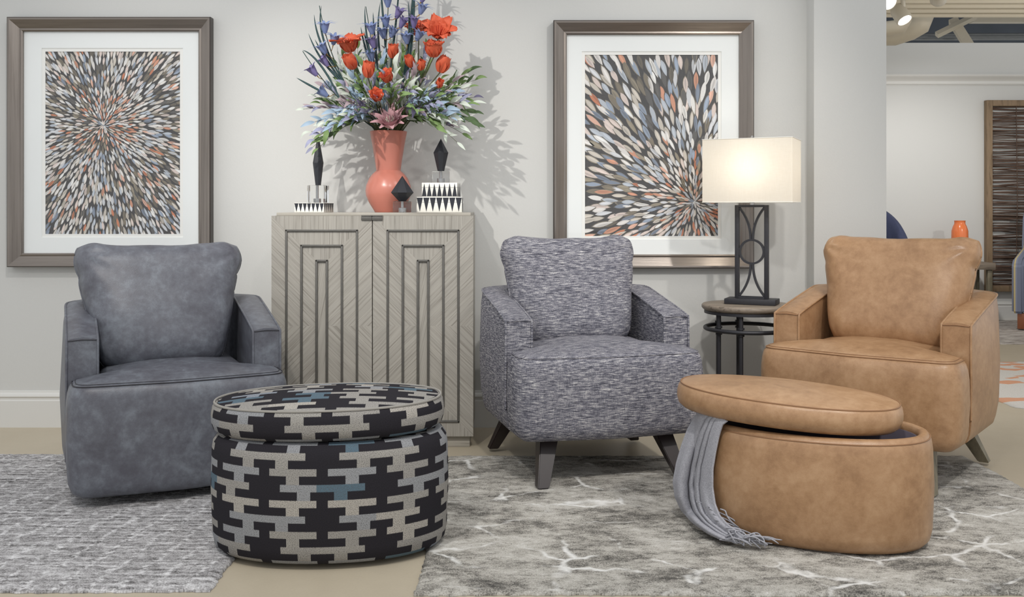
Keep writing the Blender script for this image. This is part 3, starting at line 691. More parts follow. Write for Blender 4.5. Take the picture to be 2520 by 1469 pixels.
for (x0, x1), hx in (((-0.435, -0.0025), -0.025), ((0.0015, 0.434), 0.021)):
    dr = door(x0, x1)
    h_ = box('door_pull', (hx, -0.010, 0.9905), (0.045, 0.005, 0.016), 'cab_trim', dr, 0.001); h_['label'] = 'dark metal edge pull'
    box('pull_lip', (hx, 0.001, 1.0025), (0.045, 0.028, 0.003), 'cab_trim', h_)
CT = 1.0162
# ------------------------------------------------------------------ vase
VX, VY = P(956, 500, 4.42).x, 4.42
vs_ = [(0.060, 0.0), (0.0625, 0.003), (0.066, 0.01), (0.088, 0.045), (0.1005, 0.075), (0.1035, 0.097), (0.1, 0.122), (0.086, 0.155), (0.072, 0.173), (0.0585, 0.185), (0.0545, 0.1885), (0.0555, 0.195), (0.062, 0.24), (0.0735, 0.31), (0.083, 0.36), (0.0845, 0.364), (0.082, 0.366), (0.078, 0.36), (0.05, 0.20), (0.02, 0.19)]
o = lathe('vase', vs_, 'coral', None, 72); o.location = (VX, VY, CT); tag(o, 'matte coral vase with round belly and flared neck on the cabinet', 'vase')
MOUTH = Vector((VX, VY, CT+0.345))

# ------------------------------------------------------------------ boxes and diamond sculptures
def inlay_box(label, cx, cy, z, w, d, h, rz, n, down, bw=None, lid=0.0):
    r = thing('inlay_box', label, 'box', (cx, cy, z), rz)
    bd = box('body', (0, 0, h/2), (w, d, h), 'white_inlay', r, 0.0015)
    tri = {}
    def tris(cnt, L, place, dark):
        tw = L/cnt
        key = (round(tw, 4), dark)
        for k in range(cnt):
            x = -L/2+tw*(k+0.5)
            if key not in tri:
                pts = [(-tw*0.47, h*0.96), (0, h*0.04), (tw*0.47, h*0.96)] if down else [(-tw*0.47, h*0.04), (tw*0.47, h*0.04), (0, h*0.96)]
                o_ = prism('inlay_triangle', pts, -0.0012, 0.0, 'black_inlay', bd); tri[key] = o_.data
            else: o_ = link(bpy.data.objects.new('inlay_triangle', tri[key]), bd)
            place(o_, x)
    def front(o_, x): o_.location = (x, -d/2+0.0006, 0)
    def side_r(o_, x): o_.location = (w/2-0.0006, x, 0); o_.rotation_euler = (0, 0, PI/2)
    def side_l(o_, x): o_.location = (-w/2+0.0006, x, 0); o_.rotation_euler = (0, 0, -PI/2)
    tris(n, w, front, 1); m = max(3, int(n*d/w)); tris(m, d, side_r, 1); tris(m, d, side_l, 1)
    box('lid_line', (0, 0, h*0.66), (w+0.0008, d+0.0008, 0.0009), 'black_inlay', r)
    return r
def px_w(n, d): return n*d/FPX
inlay_box('low black and white triangle inlay box under the tallest black sculpture', P(773, 510, 4.36).x, 4.36, CT, 0.139, 0.11, 0.042, D(-12), 7, True)
inlay_box('lower black and white inlay box of the stack, triangles pointing down', P(1083, 500, 4.37).x, 4.37, CT, 0.200, 0.125, 0.068, D(1), 7, True)
inlay_box('upper black and white inlay box of the stack, triangles pointing up', P(1086, 470, 4.37).x, 4.37, CT+0.0685, 0.158, 0.115, 0.063, D(-4), 7, False)
def diamond(label, cx, cy, z, bw, bh, rw, zw, top, rz, rod=False):
    r = thing('diamond_sculpture', label, 'sculpture', (cx, cy, z), rz)
    box('crystal_base', (0, 0, bh/2), (bw, bw*0.92, bh), 'crystal', r, 0.0045)
    cr = lathe('socket', [(0.0, 0.004), (0.016, 0.004), (0.016, 0.020), (0.0, 0.020)], 'silver', r, 20)
    lathe('rod', [(0.006, 0.021), (0.006, bh-0.002)], 'silver', r, 14)
    n = 8; vs = []
    for rr_, zz_ in ((0.016 if not rod else 0.012, bh+0.0006), (rw, bh+zw)):
        for k in range(n):
            a = 2*PI*(k+0.5)/n; vs.append((rr_*math.cos(a), rr_*math.sin(a), zz_))
    vs.append((0, 0, bh+top)); fs = grid_faces(2, n, True)+[tuple(range(n-1, -1, -1))]+[(n+k, n+(k+1) % n, 2*n) for k in range(n)]
    mo('faceted_diamond', vs, fs, 'black', r, False)
diamond('tall slender black faceted sculpture on a clear crystal base', P(783, 480, 4.36).x, 4.36, CT+0.0425, 0.078, 0.078, 0.0235, 0.100, 0.238, D(-10), True)
diamond('squat wide black diamond sculpture standing in front of the vase', P(990, 500, 4.272).x, 4.272, CT+0.0005, 0.080, 0.048, 0.053, 0.038, 0.112, D(6))
diamond('medium black diamond sculpture on the stacked inlay boxes', P(1085, 440, 4.37).x, 4.37, CT+0.132, 0.078, 0.052, 0.0355, 0.082, 0.146, D(4))

# ------------------------------------------------------------------ bouquet
def leaf_mesh(name, mat, L=1.0, Wd=0.3, curl=0.15, n=6, fold=0.25):
    vs = []; fs = []
    for i in range(n+1):
        t_ = i/n; hw = Wd*0.5*math.sin(PI*min(1, t_*0.96+0.02))**0.8*(1.12-0.35*t_); z = curl*math.sin(t_*PI*0.9)-curl*0.9*t_*t_
        vs += [(-hw, t_*L, z+fold*hw), (0, t_*L, z), (hw, t_*L, z+fold*hw)]
    for i in range(n):
        a = i*3; fs += [(a, a+1, a+4, a+3), (a+1, a+2, a+5, a+4)]
    return me_of(name, vs, fs, mat, True)
LM = {}
for nme, _ in LEAF: LM[nme] = [leaf_mesh('leaf', M['leaf_'+nme], 1, 0.25+0.05*k, 0.10+0.07*k, 6, 0.3-0.05*k) for k in range(3)]
def bez(p0, p1, p2, n):
    return [p0*(1-k/n)**2+p1*2*(k/n)*(1-k/n)+p2*(k/n)**2 for k in range(n+1)]
def frame(yaxis, zhint):
    y = yaxis.normalized(); x = y.cross(zhint); x = x.normalized() if x.length > 1e-4 else Vector((1, 0, 0)); z = x.cross(y)
    return Matrix((x, y, z)).transposed().to_4x4()
BR = random.Random(21)
LIMY = WY-0.035
def rim_path(tip, n=18, lift=None):
    h = Vector((tip.x-MOUTH.x, tip.y-MOUTH.y)); L = h.length; q = h/L if L > 1e-6 else Vector((0, 0)); k = min(0.058, L*0.35)
    b = MOUTH+Vector((-q.x*0.02, -q.y*0.02, -0.10)); rim = MOUTH+Vector((q.x*k+BR.uniform(-0.008, 0.008), q.y*k+BR.uniform(-0.008, 0.008), 0.024))
    up = rim+(rim-b).normalized()*(tip-rim).length*(0.45 if lift is None else lift)
    return b, bez(b, b.lerp(rim, 0.5), rim, 4)[:-1]+bez(rim, up, tip, n)
def where(x, y):
    h = 'left' if x < 860 else ('right' if x > 1060 else 'middle'); v_ = 'upper' if y < 190 else ('low' if y > 262 else 'central')
    return {'left': 'on the %s left side of the bouquet', 'right': 'on the %s right side of the bouquet', 'middle': 'in the %s middle of the bouquet'}[h] % v_
def spray(tip, sag, kinds, nl, size, label):
    b, wp = rim_path(tip)
    r = thing('foliage_spray', label, 'foliage', tuple(b), 0, 'leafy sprays in the coral vase')
    pts = [q-b for q in wp]; N = len(pts)-1
    vs, fs = sweep(pts, [0.0022-0.0013*k/N for k in range(N+1)], 5); mo('stem', vs, fs, 'stem', r)
    for k in range(nl):
        f = 0.34+0.66*(k+BR.random()*0.6)/nl if k < nl-1 else 1.0
        f = min(1.0, f); i = min(N-1, int(f*N)); p = pts[i].lerp(pts[i+1], f*N-i); tn = (pts[i+1]-pts[i]).normalized()
        side = Vector((BR.uniform(-1, 1), BR.uniform(-1, 0.7), BR.uniform(-0.6, 1))); side = (side-tn*side.dot(tn)).normalized()
        dr_ = tn+side*BR.uniform(0.3, 0.85) if k < nl-1 else tn
        s = size*BR.uniform(0.7, 1.25)
        w_ = p+b; e_ = w_+dr_.normalized()*s
        if min(w_.z, e_.z) < MOUTH.z+0.03 and math.hypot(w_.x-MOUTH.x, w_.y-MOUTH.y) < 0.11: continue
        m_ = w_.lerp(e_, 0.5); mx_, my_ = 1260+m_.x*FPX/m_.y, HZ-(m_.z-CAMZ)*FPX/m_.y
        if math.hypot(mx_-963, my_-288) < 46 and m_.y < 4.37: continue     # room for the pink bloom
        if e_.y > LIMY: dr_.y = min(dr_.y, 0)-0.25
        kd = kinds[0] if BR.random() < 0.55 else BR.choice(kinds)
        o = link(bpy.data.objects.new('leaf', BR.choice(LM[kd])), r)
        zh = Vector((BR.uniform(-0.6, 0.6), -1.0, BR.uniform(0, 1.2)))
        o.matrix_basis = Matrix.Translation(p) @ frame(dr_, zh) @ Matrix.Diagonal((s, s, s, 1))
KC = {'green': 'green', 'pale mint': 'pale mint', 'lavender': 'lavender', 'dusty blue': 'dusty blue', 'mauve': 'mauve', 'deep green': 'deep green', 'slate purple': 'slate purple'}
SP = []
# tips in photo pixels, spread over depth around the vase
tips = [(770, 362, 4.20, 0), (752, 268, 4.3, 4), (775, 300, 4.22, 3), (790, 255, 4.35, 0), (790, 330, 4.15, 0), (806, 240, 4.45, 1), (800, 215, 4.4, 2), (825, 275, 4.1, 3), (845, 250, 4.12, 4), (830, 205, 4.3, 1), (835, 170, 4.42, 0), (850, 215, 4.15, 3), (852, 150, 4.4, 1), (870, 185, 4.25, 3), (885, 200, 4.15, 0), (895, 150, 4.3, 1),
        (905, 225, 4.08, 2), (918, 180, 4.2, 2), (925, 130, 4.35, 4), (930, 245, 4.05, 2), (940, 200, 4.12, 3), (945, 150, 4.3, 3), (965, 215, 4.05, 0), (975, 170, 4.2, 1), (985, 235, 4.02, 0), (990, 130, 4.4, 0), (1000, 195, 4.15, 6), (1015, 220, 4.06, 2), (1020, 170, 4.25, 1), (1035, 205, 4.12, 1), (1040, 245, 4.05, 3), (1050, 180, 4.3, 0), (1060, 220, 4.15, 3), (1070, 255, 4.1, 2),
        (1085, 200, 4.25, 1), (1090, 230, 4.15, 2), (1100, 265, 4.12, 3), (1112, 205, 4.3, 4), (1125, 235, 4.2, 0), (1135, 185, 4.38, 1), (1150, 180, 4.42, 5), (1155, 215, 4.3, 3), (1148, 255, 4.2, 1), (1165, 275, 4.25, 5), (1150, 300, 4.2, 5), (1165, 240, 4.35, 6), (1110, 290, 4.1, 3), (1125, 350, 4.15, 1), (1085, 285, 4.08, 5), (860, 290, 4.06, 2), (820, 310, 4.12, 3), (880, 260, 4.05, 6), (1130, 310, 4.15, 1), (1040, 280, 4.0, 6), (1075, 310, 4.1, 0),
        (880, 120, 4.48, 5), (1045, 130, 4.46, 5), (960, 90, 4.45, 1), (1010, 110, 4.5, 0)]
mixes = {0: ['green', 'deep green', 'pale mint', 'lavender'], 1: ['pale mint', 'pale mint', 'green', 'mauve'], 2: ['lavender', 'green', 'dusty blue', 'mauve', 'pale mint'], 3: ['dusty blue', 'lavender', 'pale mint', 'green'], 4: ['mauve', 'lavender', 'pale mint', 'green'], 5: ['deep green', 'green', 'dusty blue'], 6: ['slate purple', 'green', 'pale mint', 'green', 'mauve']}
TR = random.Random(77)
tips = [(x, y, d+0.06, k) for x, y, d, k in tips]+[(x+TR.uniform(-22, 22), y+TR.uniform(-8, 26), min(4.5, d+TR.uniform(-0.02, 0.16)), TR.choice((0, 0, 1, 1, 2, 3, 4, 5))) for x, y, d, k in tips[::2]]
for x, y, d, k in tips:
    t_ = P(x, y, d); L = (t_-MOUTH).length
    nl = 13 if L < 0.25 else 17
    spray(t_, 0.05+0.10*min(1, abs(t_.x-MOUTH.x)/0.3), mixes[k], nl, 0.060, 'leafy spray with mostly %s leaves %s' % (mixes[k][0], where(x, y)))
# orange flowers
def petal_mesh(name, mat, L, Wd, cup, n=7, m=5, ruffle=0.0, out=0.0):
    vs = []; R2 = random.Random(int(L*1e5))
    for i in range(n+1):
        t_ = i/n; hw = Wd*0.5*(math.sin(PI*min(1, 0.1+t_*0.86))**0.7); rad = 0.12*L+cup*L*math.sin(t_*PI*0.55)
        flare = out*L*max(0, t_-0.6)**2*5
        for j in range(m+1):
            u = j/m*2-1; x = u*hw; y = -(rad+flare)+hw*0.55*u*u; z = t_*L-flare*0.5+ruffle*L*math.sin(u*5+i)*t_*t_
            vs.append((x, y, z))
    return me_of(name, vs, grid_faces(n+1, m+1, False), mat)
PM_open = petal_mesh('petal', 'orange', 0.060, 0.058, 0.48, 9, 8, 0.07, 0.5); PM_cup = petal_mesh('petal', 'orange', 0.056, 0.056, 0.40, 9, 8, 0.05, 0.2); PM_bud = petal_mesh('petal', 'orange', 0.06, 0.05, 0.24, 9, 8, 0.04)
def head(r, pos, axis, me, n, scale, core_mat=None, core_h=0.5, nm='petal', layers=1):
    q = axis.to_track_quat('Z', 'Y').to_matrix().to_4x4()
    for ly in range(layers):
        for k in range(n):
            o = link(bpy.data.objects.new(nm, me), r)
            s = scale*(1-0.18*ly)*BR.uniform(0.92, 1.08)
            o.matrix_basis = Matrix.Translation(pos) @ q @ Matrix.Rotation(2*PI*(k+0.5*ly)/n+0.3, 4, 'Z') @ Matrix.Diagonal((s, s, s, 1))
    if core_mat:
        pr = []
        for k in range(7):
            a = 2*PI*k/7; b_ = Vector((0.003*math.cos(a), 0.003*math.sin(a), 0)); e_ = Vector((0.011*math.cos(a), 0.011*math.sin(a), 0.062*core_h))
            pr.append(sweep([b_*scale, b_.lerp(e_, 0.6)*scale, e_*scale], [0.0012, 0.001, 0.0018], 5))
        vs, fs = join(pr); mo('stamens', [Vector(pos)+(q.to_3x3() @ v) for v in vs], fs, core_mat, r)
OF = [(1080, 92, 4.30, (0.1, -0.75, 0.6), 'open', 1.15, 'largest wide open orange flower at the upper right of the bouquet'), (1068, 140, 4.24, (0.0, -0.35, 0.95), 'cup', 1.15, 'cup shaped orange flower just below the large open one'), (1083, 178, 4.28, (0.35, -0.2, 0.9), 'bud', 1.05, 'half closed orange flower at the right edge below the cup'),
      (1030, 88, 4.50, (0.0, -0.5, 0.9), 'open', 1.05, 'orange flower partly hidden behind the right blue spike'), (862, 128, 4.36, (-0.15, -0.35, 0.95), 'open', 1.15, 'wide orange flower at the upper left of the bouquet'), (872, 168, 4.22, (-0.35, -0.5, 0.7), 'bud', 1.0, 'drooping orange bloom under the upper left flower'), (905, 190, 4.18, (0.15, -0.4, 0.95), 'bud', 0.95, 'tulip like orange bloom left of centre'),
      (966, 142, 4.28, (0.1, -0.4, 0.9), 'bud', 0.9, 'orange bloom in the upper centre of the bouquet'), (957, 200, 4.16, (-0.25, -0.6, 0.6), 'cup', 0.8, 'small orange bloom at the centre of the bouquet'), (1012, 165, 4.26, (-0.2, -0.5, 0.85), 'bud', 0.75, 'left of two small orange buds right of centre'), (1033, 172, 4.26, (0.3, -0.5, 0.8), 'bud', 0.65, 'right of two small orange buds right of centre'),
      (930, 245, 4.12, (0.0, -0.8, 0.5), 'cup', 0.75, 'orange bloom low in the bouquet above the pink flower'), (1078, 215, 4.2, (0.3, -0.6, 0.6), 'bud', 0.6, 'small orange bud low on the right among leaves')]
for x, y, d, ax, kind, sc_, lb in OF:
    p = P(x, y, d); b, wp = rim_path(p); r = thing('orange_flower', lb, 'flower', tuple(b), 0, 'orange flowers in the bouquet')
    ax = Vector(ax).normalized(); pts = [q-b for q in wp]
    vs, fs = sweep(pts, 0.0026, 6); mo('stem', vs, fs, 'stem', r)
    head(r, p-b, ax, {'open': PM_open, 'cup': PM_cup, 'bud': PM_bud}[kind], 6, sc_*1.16, 'orange2', 0.7, 'petal', 2 if kind != 'bud' else 1)
# blue flower spikes with blade leaves
PM_blue = petal_mesh('petal', 'blue', 0.050, 0.0125, 0.24, 6, 2, 0.0, 0.7); PM_vio = petal_mesh('petal', 'violet', 0.050, 0.0125, 0.20, 6, 2, 0.0, 0.6)
def blade(r, b, pts_px, d, w=0.0065):
    q = [P(x, y, d)-b for x, y in pts_px]; pts = bez(q[0], q[1], q[2], 14); vs = []
    for i, p in enumerate(pts):
        t_ = (pts[min(i+1, 14)]-pts[max(i-1, 0)]).normalized(); s_ = t_.cross(Vector((0, -1, 0))).normalized(); hw = w*(math.sin(PI*(0.12+0.88*i/14))**0.6)
        vs += [p-s_*hw, p+Vector((0, -0.002, 0)), p+s_*hw, p+Vector((0, 0.002, 0))]
    mo('blade_leaf', vs, grid_faces(15, 4, True)+[(0, 1, 2, 3)], 'blade', r)
BS = [('blue flower spike leaning out at the upper left with curved blades', 4.36, (786, 14), (815, 190), [((800, 82), 0.0, 0), ((820, 110), 0.25, 0), ((802, 132), -0.5, 0), ((807, 163), -0.7, 1)], [((845, 200), (775, 90), (791, 14)), ((835, 180), (778, 110), (773, 36)), ((850, 210), (785, 155), (759, 82)), ((850, 210), (795, 140), (775, 97))]),
      ('low blue flower spike reaching out at the far left', 4.30, (745, 126), (830, 260), [((780, 186), -0.8, 1), ((806, 237), -1.2, 0)], [((835, 240), (785, 135), (744, 123)), ((810, 235), (765, 212), (729, 191))]),
      ('tall central blue flower spike rising past the top edge', 4.42, (958, -60), (950, 200), [((955, 18), 0.0, 0), ((975, 45), 0.5, 1), ((951, 66), -0.1, 0), ((945, 95), -0.2, 0), ((962, 92), 0.4, 0), ((985, 68), 0.5, 1), ((955, -25), 0.1, 0)], [((950, 200), (920, 100), (936, 5)), ((960, 180), (975, 60), (985, -60)), ((955, 200), (940, 0), (935, -40))]),
      ('tall right blue flower spike rising past the top edge', 4.40, (1022, -70), (990, 220), [((1034, 35), 0.4, 0), ((1037, 5), 0.5, 1), ((1018, 68), 0.1, 1), ((1025, 100), 0.5, 0), ((1002, 108), -0.1, 0), ((1028, -30), 0.3, 0)], [((985, 230), (1015, 90), (1004, 0)), ((985, 230), (1018, 120), (1010, 28)), ((1000, 200), (1025, 60), (1018, -70)), ((1005, 200), (1010, 50), (1022, -50))]),
      ('short blue flower spike left of the centre with upright blades', 4.38, (900, 16), (935, 220), [((916, 84), -0.1, 0), ((921, 118), -0.3, 1), ((916, 150), -0.2, 0)], [((935, 220), (895, 100), (898, 15)), ((935, 220), (920, 90), (918, 30)), ((930, 200), (895, 120), (888, 66)), ((930, 200), (905, 120), (895, 76))])]
for lb, d, tip, mid, hs, bl in BS:
    b = MOUTH+Vector((BR.uniform(-0.03, 0.03), BR.uniform(-0.02, 0.03), -0.10)); r = thing('blue_flower_spike', lb, 'flower', tuple(b), 0, 'blue flower spikes in the bouquet')
    mdw, tpw = P(mid[0], mid[1], d), P(tip[0], tip[1], d); qh = Vector((mdw.x-MOUTH.x, mdw.y-MOUTH.y)).normalized()*0.05; rim = MOUTH+Vector((qh.x, qh.y, 0.024)); pts = [q-b for q in [b, b.lerp(rim, 0.5)]+bez(rim, mdw, tpw, 18)]; N = len(pts)-1; vs, fs = sweep(pts, [0.0034-0.0016*k/N for k in range(N+1)], 6); mo('stem', vs, fs, 'stem_dark', r)
    for (x, y), lean, kd in hs:
        p = P(x, y, d-0.02)-b; near = min(pts, key=lambda q: (q-(p-Vector((0, 0, 0.02)))).length)
        vs, fs = sweep([near, near.lerp(p, 0.6)+Vector((0, 0, -0.004)), p], [0.0016, 0.0014, 0.003], 5); mo('flower_stalk', vs, fs, 'yellow', r)
        head(r, p, Vector((lean, -0.35, 1)).normalized(), PM_vio if kd else PM_blue, 8, 1.3, None)
    for tri_ in bl: blade(r, b, tri_, d+BR.uniform(-0.03, 0.02), 0.0048)
# pale pink protea facing the room
b = MOUTH+Vector((0, -0.02, -0.10)); r = thing('pink_protea', 'pale pink lotus like flower at the vase rim', 'flower', tuple(b))
p = P(963, 314, 4.28)-b; vs, fs = sweep([Vector((0, 0, 0)), Vector((0, -0.02, 0.06)), Vector((0, -0.036, 0.124)), Vector((0, -0.05, 0.142)), p], 0.004, 6); mo('stem', vs, fs, 'stem', r)
PP = [petal_mesh('petal', 'pink', L, Wd, cp, 7, 4, 0.0, of) for L, Wd, cp, of in ((0.078, 0.034, 0.62, 0.5), (0.072, 0.032, 0.42, 0.2), (0.06, 0.026, 0.26, 0.1))]
ax = Vector((-0.05, -0.72, 0.75)).normalized()
for me, n_ in zip(PP, (9, 9, 7)): head(r, p, ax, me, n_, 1.0, None)
head(r, p, ax, PP[2], 0, 1.6, 'pinkc', 0.55)

# ------------------------------------------------------------------ pictures
def picture(label, x0, x1, y0, y1, px0, px1, py0, py1, centre, style, seed):
    d = WY-0.012; A_ = P(x0, y1, d-0.03); B_ = P(x1, y0, d-0.03); cx = (A_.x+B_.x)/2; Wd, Hh = B_.x-A_.x, B_.z-A_.z
    r = thing('framed_picture', label, 'picture', (cx, WY-0.001, A_.z))
    fw = 0.064; prof = [(0, -0.002), (0, -0.046), (0.004, -0.05), (0.012, -0.049), (0.05, -0.026), (0.058, -0.028), (fw, -0.024), (fw, -0.006)]   # (inwards, y)
    cs = [(-Wd/2, 0), (Wd/2, 0), (Wd/2, Hh), (-Wd/2, Hh)]; sg = [(1, 1), (-1, 1), (-1, -1), (1, -1)]
    for k in range(4):
        vs = []; uvs = []
        for e in (k, (k+1) % 4):
            for o_, y in prof: vs.append((cs[e][0]+sg[e][0]*o_, y, cs[e][1]+sg[e][1]*o_))
        n = len(prof); fs = [(i, i+n, i+n+1, i+1) for i in range(n-1)]+[(n-1, 2*n-1, n, 0)]
        def uvf(i): return (((vs[i][0]) if k % 2 == 0 else vs[i][2])+k*3.3, prof[i % n][0])
        fr = mo('frame_rail', vs, fs, 'pewter', r, False, [[uvf(i) for i in f] for f in fs])
        fr.data.materials.append(M['frame_edge'])
        for pi_, po in enumerate(fr.data.polygons):
            if pi_ < 2: po.material_index = 1
    def loc(px, py): q = P(px, py, WY-0.02); return q.x-cx, q.z-A_.z
    ax0, az1 = loc(px0, py0); ax1, az0 = loc(px1, py1)
    def frame_mesh(name, o0, o1, p0, p1, i0, i1, j0, j1, y, mat, th):
        vs = []
        for yy in (y, y+th):
            vs += [(o0, yy, p0), (o1, yy, p0), (o1, yy, p1), (o0, yy, p1), (i0, yy, j0), (i1, yy, j0), (i1, yy, j1), (i0, yy, j1)]
        fs = [(k, (k+1) % 4, 4+(k+1) % 4, 4+k) for k in range(4)]+[(4+k, 4+(k+1) % 4, 12+(k+1) % 4, 12+k) for k in range(4)]
        mo(name, vs, fs, mat, r, False)
    e1, e2 = 0.0155, 0.0
    frame_mesh('mat_board', -Wd/2+0.05, Wd/2-0.05, 0.05, Hh-0.05, ax0-e1, ax1+e1, az0-e1, az1+e1, -0.0125, 'mat', 0.004)
    frame_mesh('inner_mat', -Wd/2+0.05, Wd/2-0.05, 0.05, Hh-0.05, ax0, ax1, az0, az1, -0.0088, 'mat2', 0.003)
    # the print: overlapping brush strokes on a dark ground
    R2 = random.Random(seed); V = [(ax0-0.003, -0.0055, az0-0.003), (ax1+0.003, -0.0055, az0-0.003), (ax1+0.003, -0.0055, az1+0.003), (ax0-0.003, -0.0055, az1+0.003)]
    F = [(0, 1, 2, 3)]; COL = [lin(40, 37, 38)]
    c0x, c0z = loc(*centre)
    whites = [lin(228, 224, 220), lin(212, 214, 218), lin(222, 206, 198), lin(186, 194, 204), lin(236, 234, 230), lin(206, 198, 186)]; oranges = [lin(212, 150, 120), lin(226, 178, 156), lin(200, 122, 84)]; olives = [lin(122, 112, 94), lin(98, 90, 76), lin(148, 138, 118), lin(84, 82, 80)]; blues = [lin(150, 164, 184), lin(122, 134, 152)]
    lay = 0
    def stroke(cx_, cz_, ang, L, Wd_, col, y):
        ca, sa = math.cos(ang), math.sin(ang); k0 = len(V); n = 6; pts = []
        for i in range(n+1):
            t_ = i/n; hw = Wd_/2*(math.sin(PI*t_)**0.75)*(0.75+0.5*t_); pts.append((t_*L-L/2, hw))
        poly = [(a, -h) for a, h in pts]+[(a, h) for a, h in pts[::-1][1:-1]]
        ok = True
        for a, h in poly:
            x = cx_+a*ca-h*sa; z = cz_+a*sa+h*ca
            V.append((min(ax1+0.002, max(ax0-0.002, x)), y, min(az1+0.002, max(az0-0.002, z))))
        F.append(tuple(range(k0, len(V)))); COL.append(col)
    rmax = max(math.hypot(x-c0x, z-c0z) for x in (ax0, ax1) for z in (az0, az1))
    def pick(rr, ang):
        wv = 0.5+0.5*noise.noise(Vector((math.cos(ang)*rr*5+seed, math.sin(ang)*rr*5, 1.0)))
        p = R2.random(); f = rr/rmax
        po = (0.30 if 0.05 < f < 0.22 else 0.085); 
        if f < 0.035: return R2.choice(blues+whites)
        if p < po: return R2.choice(oranges)
        if p < po+((0.32 if style == 0 else 0.2) if wv < 0.47 else 0.05): return R2.choice(olives)
        if p < po+0.22+0.10 and wv < 0.55: return R2.choice(blues)
        return R2.choice(whites)
    rr = 0.004; ring = 0
    while rr < rmax:
        f = rr/rmax
        L = (0.024+0.024*min(1, f*2.2)) if style == 0 else (0.030+0.062*min(1, f*1.8)); Wd_ = L*(0.27 if style == 0 else 0.26)
        cnt = max(6, int(2*PI*rr/(Wd_*1.36)))
        for k in range(cnt):
            ang = 2*PI*(k+0.5*(ring % 2))/cnt+R2.uniform(-0.4, 0.4)*Wd_/max(rr, 0.01); r2 = rr+R2.uniform(-0.3, 0.3)*L
            x, z = c0x+r2*math.cos(ang), c0z+r2*math.sin(ang)
            if not (ax0-0.01 < x < ax1+0.01 and az0-0.01 < z < az1+0.01): continue
            y = -0.0057-0.0006*R2.random(); a2 = ang+R2.uniform(-0.14, 0.14); cl_ = pick(r2, ang); L2 = L*R2.uniform(0.75, 1.15)
            stroke(x, z, a2, L2*1.15, Wd_*1.15, R2.choice(olives) if R2.random() < 0.6 else lin(60, 54, 48), y+0.0002)
            stroke(x, z, a2, L2, Wd_*R2.uniform(0.75, 1.05), cl_, y-0.0001)
            kk = R2.choice((1.25, 0.72, 1.15))
            if R2.random() < 0.75: stroke(x+R2.uniform(-1, 1)*Wd_*0.15, z+R2.uniform(-1, 1)*Wd_*0.15, a2, L2*0.75, Wd_*0.38, tuple(min(1, c_*kk) for c_ in cl_[:3])+(1,), y-0.00025)
        rr += L*0.62; ring += 1
    me = me_of('art_print', V, F, 'print', False); at = me.color_attributes.new('Col', 'FLOAT_COLOR', 'CORNER')
    buf = []
    for po, c_ in zip(me.polygons, COL): buf += list(c_)*po.loop_total
    at.data.foreach_set('color', buf)
    pr = link(bpy.data.objects.new('art_print', me), r); pr['label'] = 'print of petal strokes radiating from one point'
    box('backing', (0, -0.0035, Hh/2), (Wd-0.03, 0.003, Hh-0.03), 'frame_edge', r)
    mo('glazing', [(-Wd/2+0.06, -0.0165, 0.06), (Wd/2-0.06, -0.0165, 0.06), (Wd/2-0.06, -0.0165, Hh-0.06), (-Wd/2+0.06, -0.0165, Hh-0.06)], [(0, 1, 2, 3)], 'pane', r, False)
picture('framed print above the grey leather chair, strokes bursting from its middle', 18, 519, 42, 657, 109, 441, 126, 576, (252, 308), 0, 31)
picture('framed print behind the lamp, strokes bursting from its lower right', 1362, 1855, 50, 660, 1440, 1768, 134, 581, (1710, 497), 1, 32)

# ------------------------------------------------------------------ side table and lamp
TX, TY, TZ = P(1838, 745, 4.33).x, 4.33, 0.612
r = thing('side_table', 'small round side table with wooden top and iron ring under the lamp', 'table', (TX, TY, 0))
lathe('table_top', [(0.0, TZ-0.028), (0.185, TZ-0.028), (0.193, TZ-0.022), (0.197, TZ-0.016), (0.197, TZ-0.006), (0.192, TZ-0.001), (0.15, TZ), (0.0, TZ)], 'table_wood', r, 72)
lathe('apron_ring', [(0.150, TZ-0.041), (0.186, TZ-0.041), (0.186, TZ-0.0285), (0.150, TZ-0.0285)], 'iron', r, 64)
ringp = lambda R_, z: [(R_*math.cos(2*PI*k/56), R_*math.sin(2*PI*k/56), z) for k in range(56)]
tube('stretcher_ring', ringp(0.182, TZ-0.108), 0.009, 'iron', r, 10, closed=True)
for a in (-150, -112, -30, 8, 90, 128):
    q = (0.163*math.cos(D(a)), 0.163*math.sin(D(a)))
    lg = tube('leg', [(q[0], q[1], 0.001), (q[0], q[1], TZ-0.042)], 0.0095, 'iron', r, 12)
    for z in (TZ-0.094, TZ-0.122): lathe('collar', [(0.0098, -0.005), (0.0145, -0.004), (0.0145, 0.004), (0.0098, 0.005)], 'iron', lg, 16, (q[0], q[1], z))
LX, LY = P(1851, 740, 4.31).x, 4.315
r = thing('table_lamp', 'table lamp with rectangular linen shade and openwork iron base', 'lamp', (LX, LY, TZ+0.0008), D(-25))
def lb(z): return z
box('base_plate', (0, 0, 0.012), (0.222, 0.11, 0.024), 'iron', r, 0.002)
FW, FH, ZB = 0.146, 0.412, 0.024; bt = 0.018
fr = thing  # keep name free
for s in (-1, 1): box('frame_post', (s*(FW/2-bt/2), 0, ZB+FH/2), (bt, 0.024, FH), 'iron', r, 0.0015)
for z in (ZB+bt/4, ZB+FH-bt/4): box('frame_bar', (0, 0, z), (FW-2*bt+0.001, 0.024, bt/2+0.001), 'iron', r)
